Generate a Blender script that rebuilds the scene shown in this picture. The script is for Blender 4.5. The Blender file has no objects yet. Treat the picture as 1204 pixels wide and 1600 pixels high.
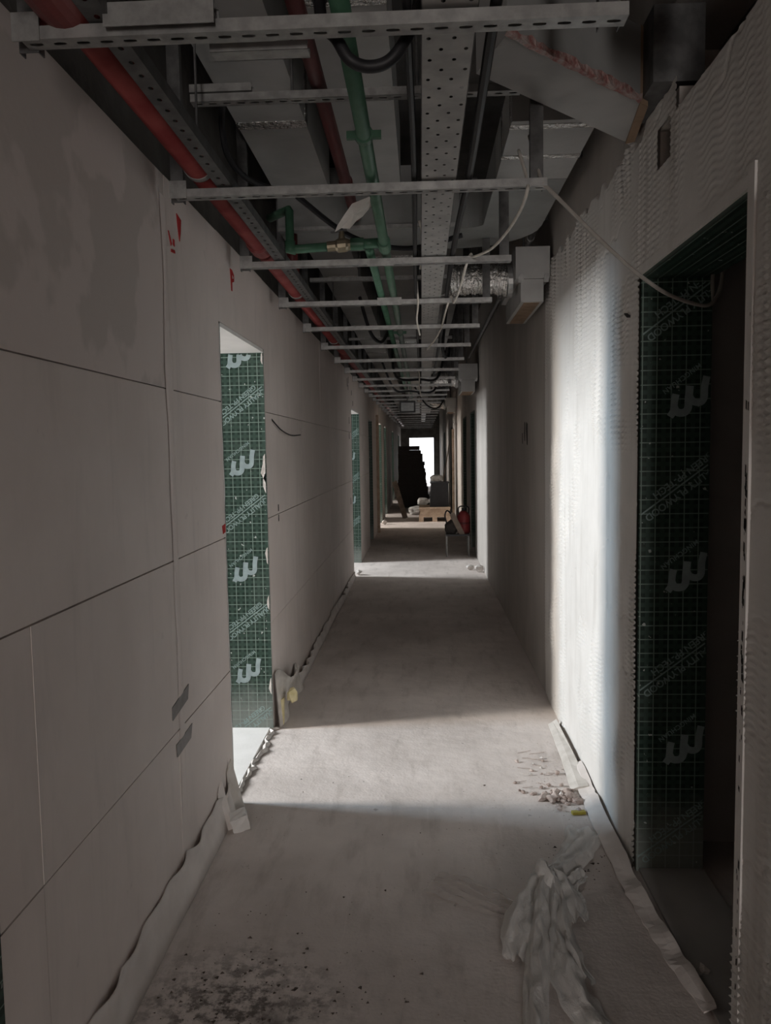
import bpy, bmesh, math, random
import numpy as np
from mathutils import Vector, Matrix, noise as mnoise
random.seed(7)
S = bpy.context.scene
COL = S.collection
PI = math.pi

# ------------------------------------------------------------------ camera, world, light, exposure
F, CX, CY, H = 1220.0, 602.0, 800.0, 1.55          # focal length in pixels of the 1204x1600 frame, eye height
d_ = Vector(((658 - CX) / F, (702 - CY) / F, 1)).normalized()
D_ = Vector((0.016, 1, 0)); D_.z = -(D_.x * d_.x + D_.y * d_.y) / d_.z; D_.normalize()
X_ = D_.cross(d_)
M3 = Matrix((X_, d_, -D_))                          # world = M3 @ (right, down, forward)
camd = bpy.data.cameras.new('camera')
cam = bpy.data.objects.new('camera', camd); COL.objects.link(cam)
camd.sensor_fit = 'VERTICAL'; camd.sensor_height = 36; camd.lens = F / 1600 * 36
camd.clip_start = 0.02; camd.clip_end = 300
c0, c1, c2 = M3.col[0], M3.col[1], M3.col[2]
cam.matrix_world = Matrix(((c0[0], -c1[0], -c2[0], 0), (c0[1], -c1[1], -c2[1], 0), (c0[2], -c1[2], -c2[2], H), (0, 0, 0, 1)))
S.camera = cam

def at(px, py, axis, val):
    """a pixel of the photograph, carried out to the plane where the thing stands"""
    r = M3 @ Vector(((px - CX) / F, (py - CY) / F, 1))
    o = Vector((0, 0, H)); t = (val - o[axis]) / r[axis]
    return o + r * t

W = bpy.data.worlds.new('daylight'); S.world = W; W.use_nodes = True
bg = W.node_tree.nodes['Background']
bg.inputs[0].default_value = (0.93, 0.97, 1.0, 1); bg.inputs[1].default_value = 3.0

def daylight(name, loc, size, power, colour, rot):
    l = bpy.data.lights.new(name, 'AREA'); l.shape = 'RECTANGLE'
    l.size, l.size_y = size; l.energy = power; l.color = colour
    o = bpy.data.objects.new(name, l); COL.objects.link(o); o.location = loc; o.rotation_euler = rot
    return o
TOX = (0, -PI / 2, 0)                               # shines towards +X; local x -> z, local y -> y
WARM, COOL = (1.0, 0.93, 0.86), (0.62, 0.82, 1.0)
daylight('window_daylight', (-5.02, 3.33, 2.15), (1.6, 0.42), 305, WARM, TOX)
daylight('window_daylight', (-5.02, 3.88, 2.15), (1.6, 0.62), 185, COOL, TOX)
daylight('window_daylight', (-5.02, 10.05, 2.15), (1.6, 0.9), 480, (0.93, 0.97, 1.0), TOX)
daylight('window_daylight', (-5.02, 15.95, 1.70), (2.1, 0.9), 620, WARM, TOX)
daylight('window_daylight', (-5.02, 18.35, 1.70), (2.1, 0.6), 420, WARM, TOX)
daylight('window_daylight', (-5.02, 23.3, 1.70), (2.1, 0.8), 300, WARM, TOX)
daylight('window_daylight', (-5.02, 29.3, 1.70), (2.1, 0.8), 260, WARM, TOX)
daylight('window_daylight', (0.44, -5.9, 1.4), (0.56, 1.7), 120, (1.0, 0.92, 0.88), (PI / 2, 0, 0))  # added fill for the near walls, at an invented opening behind the camera
S.view_settings.view_transform = 'Standard'; S.view_settings.look = 'None'
S.view_settings.exposure = 0.0; S.view_settings.gamma = 1.0
S.view_settings.use_curve_mapping = False
S.cycles.diffuse_bounces = 6; S.cycles.max_bounces = 10; S.cycles.transparent_max_bounces = 12
S.cycles.use_denoising = True
S.cycles.caustics_reflective = False; S.cycles.caustics_refractive = False
S.cycles.sample_clamp_indirect = 6

# ------------------------------------------------------------------ material helpers
class NT:
    def __init__(s, name):
        s.m = bpy.data.materials.new(name); s.m.use_nodes = True
        s.t = s.m.node_tree; s.b = s.t.nodes['Principled BSDF']
        s.b.inputs['Specular IOR Level'].default_value = 0.25
    def put(s, sock, v):
        if isinstance(v, bpy.types.NodeSocket): s.t.links.new(v, sock)
        elif isinstance(v, (tuple, list)) and len(v) == 3 and sock.type == 'RGBA': sock.default_value = (*v, 1)
        else: sock.default_value = v
    def math(s, op, a, b=0.0, clamp=False):
        n = s.t.nodes.new('ShaderNodeMath'); n.operation = op; n.use_clamp = clamp
        s.put(n.inputs[0], a); s.put(n.inputs[1], b); return n.outputs[0]
    def pos(s, scale=None):
        n = s.t.nodes.new('ShaderNodeNewGeometry').outputs['Position']
        if scale:
            m = s.t.nodes.new('ShaderNodeMapping'); m.inputs['Scale'].default_value = scale
            s.t.links.new(n, m.inputs[0]); n = m.outputs[0]
        return n
    def objpos(s): return s.t.nodes.new('ShaderNodeTexCoord').outputs['Object']
    def xyz(s, v):
        n = s.t.nodes.new('ShaderNodeSeparateXYZ'); s.t.links.new(v, n.inputs[0]); return n.outputs
    def noise(s, vec, scale, detail=4, rough=0.55, dist=0.0):
        n = s.t.nodes.new('ShaderNodeTexNoise'); s.t.links.new(vec, n.inputs['Vector'])
        n.inputs['Scale'].default_value = scale; n.inputs['Detail'].default_value = detail
        n.inputs['Roughness'].default_value = rough; n.inputs['Distortion'].default_value = dist
        return n.outputs['Fac']
    def voro(s, vec, scale):
        n = s.t.nodes.new('ShaderNodeTexVoronoi'); s.t.links.new(vec, n.inputs['Vector']); n.inputs['Scale'].default_value = scale
        return n.outputs['Distance']
    def step(s, v, a, b):
        n = s.t.nodes.new('ShaderNodeMapRange'); n.clamp = True; n.interpolation_type = 'SMOOTHSTEP'
        s.put(n.inputs[0], v); n.inputs[1].default_value = a; n.inputs[2].default_value = b
        return n.outputs[0]
    def mix(s, f, a, b):
        n = s.t.nodes.new('ShaderNodeMix'); n.data_type = 'RGBA'
        s.put(n.inputs['Factor'], f); s.put(n.inputs['A'], a) if False else None
        s.put([i for i in n.inputs if i.name == 'A' and i.type == 'RGBA'][0], a)
        s.put([i for i in n.inputs if i.name == 'B' and i.type == 'RGBA'][0], b)
        return [o for o in n.outputs if o.type == 'RGBA'][0]
    def bump(s, h, strength=0.5, dist=0.01):
        n = s.t.nodes.new('ShaderNodeBump'); n.inputs['Strength'].default_value = strength
        n.inputs['Distance'].default_value = dist; s.t.links.new(h, n.inputs['Height'])
        s.t.links.new(n.outputs[0], s.b.inputs['Normal'])
    def out(s, col=None, rough=None, metal=None):
        if col is not None: s.put(s.b.inputs['Base Color'], col)
        if rough is not None: s.put(s.b.inputs['Roughness'], rough)
        if metal is not None: s.put(s.b.inputs['Metallic'], metal)
        return s.m

def rough_mat(name, ca, cb, scale=6, rough=0.8, bump=0.25, bscale=60, metal=0.0, bd=0.003):
    n = NT(name); p = n.pos()
    f = n.step(n.noise(p, scale, 5), 0.3, 0.7)
    n.bump(n.noise(p, bscale, 3), bump, bd)
    return n.out(n.mix(f, ca, cb), rough, metal)

# grey board wall: faint mottling, trowel smears, scuffs
n = NT('gypsum_board'); p = n.pos()
a = n.step(n.noise(p, 1.6, 6, 0.6), 0.35, 0.7)
b = n.step(n.noise(n.pos((1, 3, 0.5)), 3.0, 5, 0.6, 0.6), 0.5, 0.75)
c = n.step(n.noise(p, 14, 3), 0.68, 0.78)
col = n.mix(a, (0.655, 0.592, 0.558), (0.735, 0.672, 0.637))
col = n.mix(n.math('MULTIPLY', b, 0.4), col, (0.54, 0.495, 0.47))
col = n.mix(n.math('MULTIPLY', c, 0.25), col, (0.34, 0.30, 0.29))
n.bump(n.noise(n.pos((1, 1, 0.25)), 45, 4), 0.18, 0.003)
GYP = n.out(col, 0.62)
n = NT('set_plaster'); p = n.pos()                     # upper, patched zone of the left wall
a = n.step(n.noise(p, 3.2, 4, 0.5), 0.47, 0.53)
n.bump(n.noise(p, 30, 4), 0.25, 0.004)
GYPTOP = n.out(n.mix(a, (0.66, 0.595, 0.565), (0.56, 0.51, 0.48)), 0.7)
n = NT('combed_plaster'); p = n.pos()
a = n.step(n.noise(p, 2.2, 6, 0.62), 0.35, 0.7); b = n.step(n.noise(n.pos((1, 2.5, 0.3)), 5, 5), 0.5, 0.75)
n.bump(n.noise(p, 120, 3), 0.25, 0.002)
COMB = n.out(n.mix(n.math('MULTIPLY', b, 0.5), n.mix(a, (0.62, 0.605, 0.58), (0.70, 0.685, 0.66)), (0.50, 0.48, 0.45)), 0.7)
n = NT('render_coat'); p = n.pos()
a = n.step(n.noise(n.pos((1, 1, 0.4)), 2.0, 6, 0.62), 0.3, 0.72)
n.bump(n.noise(p, 50, 4), 0.35, 0.004)
REND = n.out(n.mix(a, (0.36, 0.335, 0.31), (0.46, 0.43, 0.40)), 0.78)
# screed floor
n = NT('dusty_screed'); p = n.pos(); q = n.xyz(p)
a = n.step(n.noise(p, 1.3, 7, 0.62), 0.3, 0.72); b = n.step(n.noise(n.pos((2.2, 0.5, 1)), 5, 6, 0.65), 0.48, 0.78)
grit = n.step(n.noise(p, 26, 6, 0.75), 0.66, 0.74)
col = n.mix(a, (0.56, 0.507, 0.475), (0.75, 0.687, 0.65))
col = n.mix(n.math('MULTIPLY', b, 0.55), col, (0.38, 0.335, 0.305))
col = n.mix(n.math('MULTIPLY', grit, 0.4), col, (0.25, 0.215, 0.195))
dx = n.math('MULTIPLY', n.math('ADD', q[0], 0.55), 1.9); dy = n.math('MULTIPLY', n.math('SUBTRACT', q[1], 2.02), 2.0)
rr = n.math('SQRT', n.math('ADD', n.math('MULTIPLY', dx, dx), n.math('MULTIPLY', dy, dy)))
stain = n.math('MULTIPLY', n.step(n.math('ADD', rr, n.math('MULTIPLY', n.noise(p, 9, 6, 0.7), 0.9)), 1.25, 0.55), n.step(n.noise(p, 22, 5, 0.7), 0.42, 0.6))
col = n.mix(n.math('MULTIPLY', stain, 0.85), col, (0.07, 0.058, 0.05))
old = n.step(n.noise(n.pos((1.6, 0.8, 1)), 2.3, 5, 0.6), 0.55, 0.72)
near = n.step(q[1], 3.1, 2.1)
col = n.mix(n.math('MULTIPLY', n.math('MULTIPLY', old, near), 0.75), col, (0.21, 0.19, 0.18))
scr = n.step(n.noise(n.pos((9, 0.7, 1)), 3.5, 4, 0.6, 0.4), 0.62, 0.70)
pit = n.step(n.noise(p, 17, 3, 0.6), 0.30, 0.24)
col = n.mix(n.math('MULTIPLY', scr, 0.22), col, (0.74, 0.68, 0.65))
col = n.mix(n.math('MULTIPLY', pit, 0.55), col, (0.24, 0.205, 0.19))
bh = n.math('ADD', n.math('MULTIPLY', n.noise(p, 5, 4, 0.55), 1.0), n.math('MULTIPLY', n.noise(p, 90, 2), 0.12))
bh = n.math('SUBTRACT', bh, n.math('MULTIPLY', pit, 0.25))
n.bump(bh, 0.5, 0.02)
FLOOR = n.out(col, 0.72)
# film faced green plywood with its printed grid
def plywood(name, along):
    n = NT(name); p = n.pos(); q = n.xyz(p)
    u = q[0] if along == 'x' else q[1]; v = q[2]
    def lines(t, pitch, off, half):
        fr = n.math('FRACT', n.math('ADD', n.math('DIVIDE', t, pitch), 100 + off))
        return n.step(n.math('ABSOLUTE', n.math('SUBTRACT', fr, 0.5)), half, half * 0.55)
    maj = n.math('MAXIMUM', lines(u, 0.05, 0.1, 0.05), lines(v, 0.05, 0.3, 0.05))
    mnr = n.math('MAXIMUM', lines(u, 0.05, 0.6, 0.20), lines(v, 0.05, 0.8, 0.20))
    dust = n.step(n.noise(p, 4, 6, 0.65), 0.4, 0.8); spat = n.step(n.noise(p, 42, 2, 0.5), 0.70, 0.74)
    low = n.step(n.math('ADD', v, n.math('MULTIPLY', n.noise(p, 10, 4), 0.2)), 0.42, 0.16)
    col = n.mix(n.math('MULTIPLY', mnr, 0.45), (0.010, 0.026, 0.018), (0.055, 0.10, 0.08))
    col = n.mix(n.math('MULTIPLY', maj, 0.8), col, (0.21, 0.29, 0.25))
    col = n.mix(n.math('MULTIPLY', dust, 0.13), col, (0.22, 0.26, 0.235))
    col = n.mix(n.math('MULTIPLY', low, 0.55), col, (0.30, 0.32, 0.30))
    col = n.mix(n.math('MULTIPLY', spat, 0.7), col, (0.6, 0.65, 0.62))
    return n.out(col, 0.42)
PLY = plywood('printed_plywood', 'x')
def flat(name, col, rough=0.7, metal=0.0, spec=None):
    n = NT(name); p = n.pos()
    f = n.noise(p, 25, 4)
    c2 = tuple(x * 0.78 for x in col)
    n.out(n.mix(n.step(f, 0.3, 0.7), c2, col), rough, metal)
    return n.m
PRINT = flat('print_ink', (0.25, 0.34, 0.325), 0.5)
PRINTLOGO = flat('logo_ink', (0.31, 0.39, 0.40), 0.5)
WHITEP = rough_mat('white_plaster', (0.72, 0.71, 0.69), (0.80, 0.79, 0.77), 5)
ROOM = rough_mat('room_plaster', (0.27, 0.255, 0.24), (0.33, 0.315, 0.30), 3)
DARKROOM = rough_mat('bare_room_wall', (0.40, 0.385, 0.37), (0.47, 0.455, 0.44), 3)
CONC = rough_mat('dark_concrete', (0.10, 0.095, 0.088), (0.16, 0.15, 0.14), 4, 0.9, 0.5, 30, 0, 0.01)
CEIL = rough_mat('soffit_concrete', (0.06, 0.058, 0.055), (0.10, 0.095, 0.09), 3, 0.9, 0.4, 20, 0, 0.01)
GALV = rough_mat('galvanised_steel', (0.24, 0.24, 0.235), (0.36, 0.36, 0.35), 25, 0.42, 0.1, 80, 0.55)
GALVD = rough_mat('dull_steel', (0.09, 0.09, 0.09), (0.15, 0.15, 0.15), 20, 0.5, 0.1, 80, 0.5)
TRAY = rough_mat('tray_steel', (0.30, 0.30, 0.29), (0.40, 0.40, 0.385), 12, 0.45, 0.1, 80, 0.35)
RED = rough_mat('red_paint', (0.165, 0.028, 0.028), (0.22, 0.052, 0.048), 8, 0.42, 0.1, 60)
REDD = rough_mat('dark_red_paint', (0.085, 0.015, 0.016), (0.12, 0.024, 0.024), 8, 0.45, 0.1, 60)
GREEN = rough_mat('green_plastic_pipe', (0.045, 0.115, 0.07), (0.075, 0.165, 0.11), 9, 0.38, 0.05, 60)
BRASS = rough_mat('dirty_brass', (0.22, 0.19, 0.13), (0.32, 0.28, 0.2), 20, 0.4, 0.1, 60, 0.6)
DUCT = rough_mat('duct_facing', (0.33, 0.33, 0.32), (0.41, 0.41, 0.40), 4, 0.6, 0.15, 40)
DUCTS = rough_mat('duct_grey_shade', (0.20, 0.205, 0.20), (0.26, 0.265, 0.26), 4, 0.6, 0.15, 40)  # darker duct facing; on the branch duct it paints in side shade
FOIL = rough_mat('crinkled_foil', (0.62, 0.61, 0.59), (0.75, 0.74, 0.72), 18, 0.25, 0.9, 45, 0.9, 0.02)
BROWN = rough_mat('brown_edge', (0.19, 0.13, 0.08), (0.27, 0.19, 0.13), 14, 0.8, 0.4, 60)
RUST = rough_mat('torn_red_foil', (0.26, 0.10, 0.09), (0.40, 0.33, 0.31), 40, 0.5, 0.8, 60, 0.2, 0.01)
BLACK = flat('black_rubber', (0.018, 0.018, 0.02), 0.5)
BLACKP = flat('black_plastic', (0.022, 0.022, 0.024), 0.35)
DARK = flat('dark_stuff', (0.055, 0.047, 0.043), 0.8)
WCAB = flat('white_cable_sheath', (0.66, 0.63, 0.57), 0.5)
GCAB = flat('grey_cable_sheath', (0.36, 0.34, 0.31), 0.5)
FOAM = rough_mat('foam_strip', (0.63, 0.585, 0.555), (0.74, 0.695, 0.665), 6, 0.75, 0.3, 30, 0, 0.004)
YFOAM = rough_mat('yellow_foam', (0.58, 0.50, 0.26), (0.72, 0.65, 0.42), 20, 0.85, 0.5, 60)
YELL = flat('yellow_plastic', (0.42, 0.36, 0.06), 0.5)
CHUNK = rough_mat('plaster_chunk', (0.50, 0.47, 0.44), (0.70, 0.67, 0.64), 20, 0.9, 0.6, 60, 0, 0.006)
RUBB = rough_mat('rubble_stone', (0.30, 0.235, 0.205), (0.56, 0.48, 0.44), 20, 0.9, 0.6, 60, 0, 0.006)
SOIL = flat('dark_crumb', (0.10, 0.083, 0.07), 0.9)
PAPER = rough_mat('torn_paper', (0.52, 0.49, 0.45), (0.64, 0.61, 0.57), 15, 0.8, 0.4, 40)
WOOD = rough_mat('pale_pallet_wood', (0.40, 0.30, 0.22), (0.56, 0.44, 0.34), 12, 0.8, 0.3, 60)
WOODD = rough_mat('brown_board', (0.13, 0.10, 0.08), (0.20, 0.16, 0.13), 10, 0.8, 0.3, 60)
BAG = rough_mat('white_bag', (0.38, 0.37, 0.35), (0.55, 0.54, 0.52), 10, 0.6, 0.4, 30)
REDC = rough_mat('red_plastic', (0.17, 0.022, 0.025), (0.22, 0.035, 0.035), 6, 0.4, 0.05, 40)
INK = flat('black_marker', (0.03, 0.028, 0.026), 0.8)
SPRAY = flat('red_spray_paint', (0.42, 0.03, 0.03), 0.7)
TAPE = flat('grey_tape', (0.23, 0.22, 0.215), 0.5)
GLASS = flat('lamp_glass', (0.40, 0.42, 0.42), 0.2)
n = NT('translucent_film'); p = n.pos()
n.out((0.86, 0.85, 0.825), 0.35); n.bump(n.noise(n.pos((1, 0.6, 1)), 38, 5, 0.7, 0.8), 0.8, 0.012)
n.b.inputs['Alpha'].default_value = 0.74; n.b.inputs['Subsurface Weight'].default_value = 0.0
FILM = n.m
n = NT('dusty_film'); p = n.pos()
n.out((0.70, 0.655, 0.62), 0.5); n.bump(n.noise(p, 55, 4), 0.4, 0.004); n.b.inputs['Alpha'].default_value = 0.30
FILM2 = n.m

# ------------------------------------------------------------------ mesh helpers
def wpos(o):
    v = Vector(o.location)
    while o.parent: o = o.parent; v += Vector(o.location)
    return v
class MB:
    def __init__(s): s.v = []; s.f = []; s.mi = []; s.cur = 0
    def add(s, vs, fs):
        b = len(s.v); s.v += [tuple(x) for x in vs]
        s.f += [tuple(i + b for i in f) for f in fs]; s.mi += [s.cur] * len(fs); return s
    def box(s, x0, x1, y0, y1, z0, z1):
        vs = [(x, y, z) for x in (x0, x1) for y in (y0, y1) for z in (z0, z1)]
        return s.add(vs, [(0, 1, 3, 2), (4, 6, 7, 5), (0, 4, 5, 1), (2, 3, 7, 6), (0, 2, 6, 4), (1, 5, 7, 3)])
    def prism(s, poly, z0, z1):
        k = len(poly)
        vs = [(x, y, z0) for x, y in poly] + [(x, y, z1) for x, y in poly]
        return s.add(vs, [tuple(range(k - 1, -1, -1)), tuple(range(k, 2 * k))] + [(i, (i + 1) % k, k + (i + 1) % k, k + i) for i in range(k)])
    def hexa(s, lo, hi):
        return s.add(list(lo) + list(hi), [(3, 2, 1, 0), (4, 5, 6, 7)] + [(i, (i + 1) % 4, 4 + (i + 1) % 4, 4 + i) for i in range(4)])
    def obb(s, c, ax, ay, az):
        c, ax, ay, az = map(Vector, (c, ax, ay, az))
        return s.hexa([c - ax - ay - az, c + ax - ay - az, c + ax + ay - az, c - ax + ay - az], [c - ax - ay + az, c + ax - ay + az, c + ax + ay + az, c - ax + ay + az])
    def tube(s, pts, r, n=10, cap=True):
        pts = [Vector(p) for p in pts]; rs = r if isinstance(r, (list, tuple)) else [r] * len(pts)
        b = len(s.v); ref = None
        for i, p in enumerate(pts):
            t = (pts[min(i + 1, len(pts) - 1)] - pts[max(i - 1, 0)]).normalized()
            if ref is None: ref = Vector((0, 0, 1)) if abs(t.z) < 0.9 else Vector((1, 0, 0))
            u = (ref - t * ref.dot(t)).normalized(); w = t.cross(u); ref = u
            for k in range(n):
                a = 2 * PI * k / n; s.v.append(tuple(p + (u * math.cos(a) + w * math.sin(a)) * rs[i]))
        fs = []
        for i in range(len(pts) - 1):
            for k in range(n): fs.append((b + i * n + k, b + i * n + (k + 1) % n, b + (i + 1) * n + (k + 1) % n, b + (i + 1) * n + k))
        if cap: fs += [tuple(b + k for k in range(n - 1, -1, -1)), tuple(b + (len(pts) - 1) * n + k for k in range(n))]
        s.f += fs; s.mi += [s.cur] * len(fs); return s
    def cells_with_holes(s, fn, cells):
        """flat plate made of cells (u0,u1,v0,v1, hole or None); hole = (cu,cv,ru,rv); fn maps (u,v) to a point"""
        for (u0, u1, v0, v1, hole) in cells:
            cs = [(u0, v0), (u1, v0), (u1, v1), (u0, v1)]
            if hole is None: s.add([fn(*c) for c in cs], [(0, 1, 2, 3)]); continue
            cu, cv, ru, rv = hole; hp = []
            for k in range(8):
                a = PI * 1.25 + PI / 4 * k
                q = 1.0 if k % 2 else 1.2
                du, dv = math.cos(a), math.sin(a)
                if ru > rv * 1.3:                       # stadium slot
                    hu = (ru - rv) * (1 if du > 0.1 else -1 if du < -0.1 else 0) + rv * du; hv = rv * dv
                else: hu, hv = ru * du, rv * dv
                hp.append((cu + hu, cv + hv))
            vs = [fn(*c) for c in cs] + [fn(*c) for c in hp]
            fs = []
            for i in range(4):
                a0 = 4 + 2 * i; a1 = 4 + (2 * i + 1) % 8; a2 = 4 + (2 * i + 2) % 8
                fs += [(i, (i + 1) % 4, a1), (i, a1, a0), ((i + 1) % 4, a2, a1)]
            s.add(vs, fs)
        return s
    def build(s, name, mat, parent=None, smooth=False, origin=None):
        vs = s.v
        if parent is not None: off = wpos(parent)
        elif origin is not None: off = Vector(origin)
        else:
            xs = list(zip(*vs)); off = Vector(((min(xs[0]) + max(xs[0])) / 2, (min(xs[1]) + max(xs[1])) / 2, min(xs[2])))
        me = bpy.data.meshes.new(name)
        me.from_pydata([(x - off.x, y - off.y, z - off.z) for x, y, z in vs], [], s.f)
        for m in (mat if isinstance(mat, (list, tuple)) else [mat]): me.materials.append(m)
        me.polygons.foreach_set('material_index', s.mi)
        if smooth: me.polygons.foreach_set('use_smooth', [True] * len(s.f))
        me.update()
        bm = bmesh.new(); bm.from_mesh(me); bmesh.ops.recalc_face_normals(bm, faces=bm.faces); bm.to_mesh(me); bm.free()
        o = bpy.data.objects.new(name, me); COL.objects.link(o)
        if parent is not None: o.parent = parent
        else: o.location = off
        return o
def empty(name, loc):
    o = bpy.data.objects.new(name, None); COL.objects.link(o); o.location = loc; o.empty_display_size = 0.1; return o
def tag(o, label, cat, group=None, kind=None):
    o['label'] = label; o['category'] = cat
    if group: o['group'] = group
    if kind: o['kind'] = kind
    return o
def struct(o): o['kind'] = 'structure'; return o
def copy_tree(o, parent=None):
    kids = [c for c in bpy.data.objects if c.parent == o]
    c = o.copy(); COL.objects.link(c)
    if parent is not None: c.parent = parent
    for k in kids: copy_tree(k, c)
    return c
def smoothpath(pts, k=6):
    P = [Vector(p) for p in pts]; out = []
    for i in range(len(P) - 1):
        a, b, c, d = P[max(i - 1, 0)], P[i], P[i + 1], P[min(i + 2, len(P) - 1)]
        for j in range(k):
            t = j / k
            out.append(0.5 * ((2 * b) + (c - a) * t + (2 * a - 5 * b + 4 * c - d) * t * t + (3 * b - a - 3 * c + d) * t ** 3))
    out.append(P[-1]); return out

# ------------------------------------------------------------------ the setting
LX, RX = -0.845, 0.765          # the two corridor wall faces
LB, RB = -1.085, 1.005          # their backs
Y0, Y1, ZC = -6.0, 33.0, 3.35
struct(MB().box(-6.5, 6.5, Y0 - 6, Y1 + 6, -0.25, 0).build('floor', FLOOR, origin=(0, 0, 0)))
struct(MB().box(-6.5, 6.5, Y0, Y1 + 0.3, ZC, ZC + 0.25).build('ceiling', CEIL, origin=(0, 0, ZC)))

def wall_boxes(mb, x0, x1, y0, y1, z0, z1, openings, axis='y'):
    ys = sorted({y0, y1} | {v for o in openings for v in o[:2] if y0 < v < y1})
    zs = sorted({z0, z1} | {v for o in openings for v in o[2:] if z0 < v < z1})
    for a, b in zip(ys, ys[1:]):
        run = None
        for c, e in zip(zs, zs[1:]):
            hole = any(o[0] <= (a + b) / 2 <= o[1] and o[2] <= (c + e) / 2 <= o[3] for o in openings)
            if hole:
                if run: mb.box(x0, x1, a, b, *run) if axis == 'y' else mb.box(a, b, x0, x1, *run)
                run = None
            else: run = (c, e) if run is None else (run[0], e)
        if run: mb.box(x0, x1, a, b, *run) if axis == 'y' else mb.box(a, b, x0, x1, *run)
    return mb
LD = [(0.56, 1.44, 0, 2.1), (3.30, 4.24, 0, 2.10), (9.5, 10.7, 0, 2.06), (12.6, 13.5, 0, 2.06), (15.45, 16.6, 0, 2.1), (17.9, 18.9, 0, 2.1), (22.6, 23.9, 0, 2.1), (28.8, 29.9, 0, 2.1)]
RD = [(1.88, 2.80, 0, 2.14), (11.3, 12.3, 0, 2.1), (13.4, 14.5, 0, 2.1), (19.4, 20.4, 0, 2.1), (25.4, 26.4, 0, 2.1)]
wl = struct(wall_boxes(MB(), LB, LX - 0.012, Y0, Y1, 0, 2.47, LD).build('wall_left', REND, origin=(LX, 0, 0)))
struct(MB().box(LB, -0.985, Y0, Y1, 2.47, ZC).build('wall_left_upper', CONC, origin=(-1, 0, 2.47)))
wr = struct(wall_boxes(MB(), RX + 0.004, RB, Y0, Y1, 0, ZC, RD + [(0.9, 2.42, 2.535, 2.98), (2.42, 2.76, 2.60, 2.86), (2.47, 2.60, 2.42, 2.54)]).build('wall_right', REND, origin=(RX, 0, 0)))
struct(MB().box(RB, RB + 0.03, 0.8, 2.7, 2.2, 3.1).build('wall_recess_back', CONC))
# rooms behind the walls
wins = [(3.0, 4.16, 1.3, 3.0), (9.6, 10.5, 1.3, 3.0), (15.5, 16.4, 1.3, 3.0), (18.05, 18.65, 1.3, 3.0), (22.9, 23.7, 1.3, 3.0), (28.9, 29.7, 1.3, 3.0)]
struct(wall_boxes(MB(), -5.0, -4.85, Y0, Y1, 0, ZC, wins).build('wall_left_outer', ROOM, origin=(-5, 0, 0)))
pm = MB()
for y in (2.25, 7.2, 11.8, 14.3, 17.2, 20.2, 26.2): pm.box(-4.85, LB, y - 0.06, y + 0.06, 0, ZC)
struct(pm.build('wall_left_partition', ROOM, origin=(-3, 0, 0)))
struct(MB().box(4.5, 4.65, Y0, Y1, 0, ZC).build('wall_right_outer', DARKROOM))
pm = MB()
for y in (0.8, 3.06, 8, 12.9, 16, 22, 28): pm.box(RB, 4.5, y - 0.06, y + 0.06, 0, ZC)
struct(pm.build('wall_right_partition', DARKROOM, origin=(2, 0, 0)))
struct(wall_boxes(MB(), Y1, Y1 + 0.2, -5, 5, 0, ZC, [(-0.5, 0.52, 0, 2.03)], 'x').build('wall_end', CONC, origin=(0, Y1, 0)))
struct(wall_boxes(MB(), Y0 - 0.2, Y0, -5, 5, 0, ZC, [(0.15, 0.74, 0.5, 2.3)], 'x').build('wall_behind', REND, origin=(0, Y0, 0)))  # unseen opening is invented, offset to suit the added fill lamp
for i, (y0, y1, z0, z1) in enumerate(wins):
    w = struct(empty('window_%d' % (i + 1), (-4.93, (y0 + y1) / 2, z0)))
    fr = MB()
    for a, b, c, e in ((y0, y0 + 0.05, z0, z1), (y1 - 0.05, y1, z0, z1), (y0, y1, z0, z0 + 0.05), (y0, y1, z1 - 0.05, z1)): fr.box(-4.96, -4.90, a, b, c, e)
    fr.build('window_frame', WHITEP, w)

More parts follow.
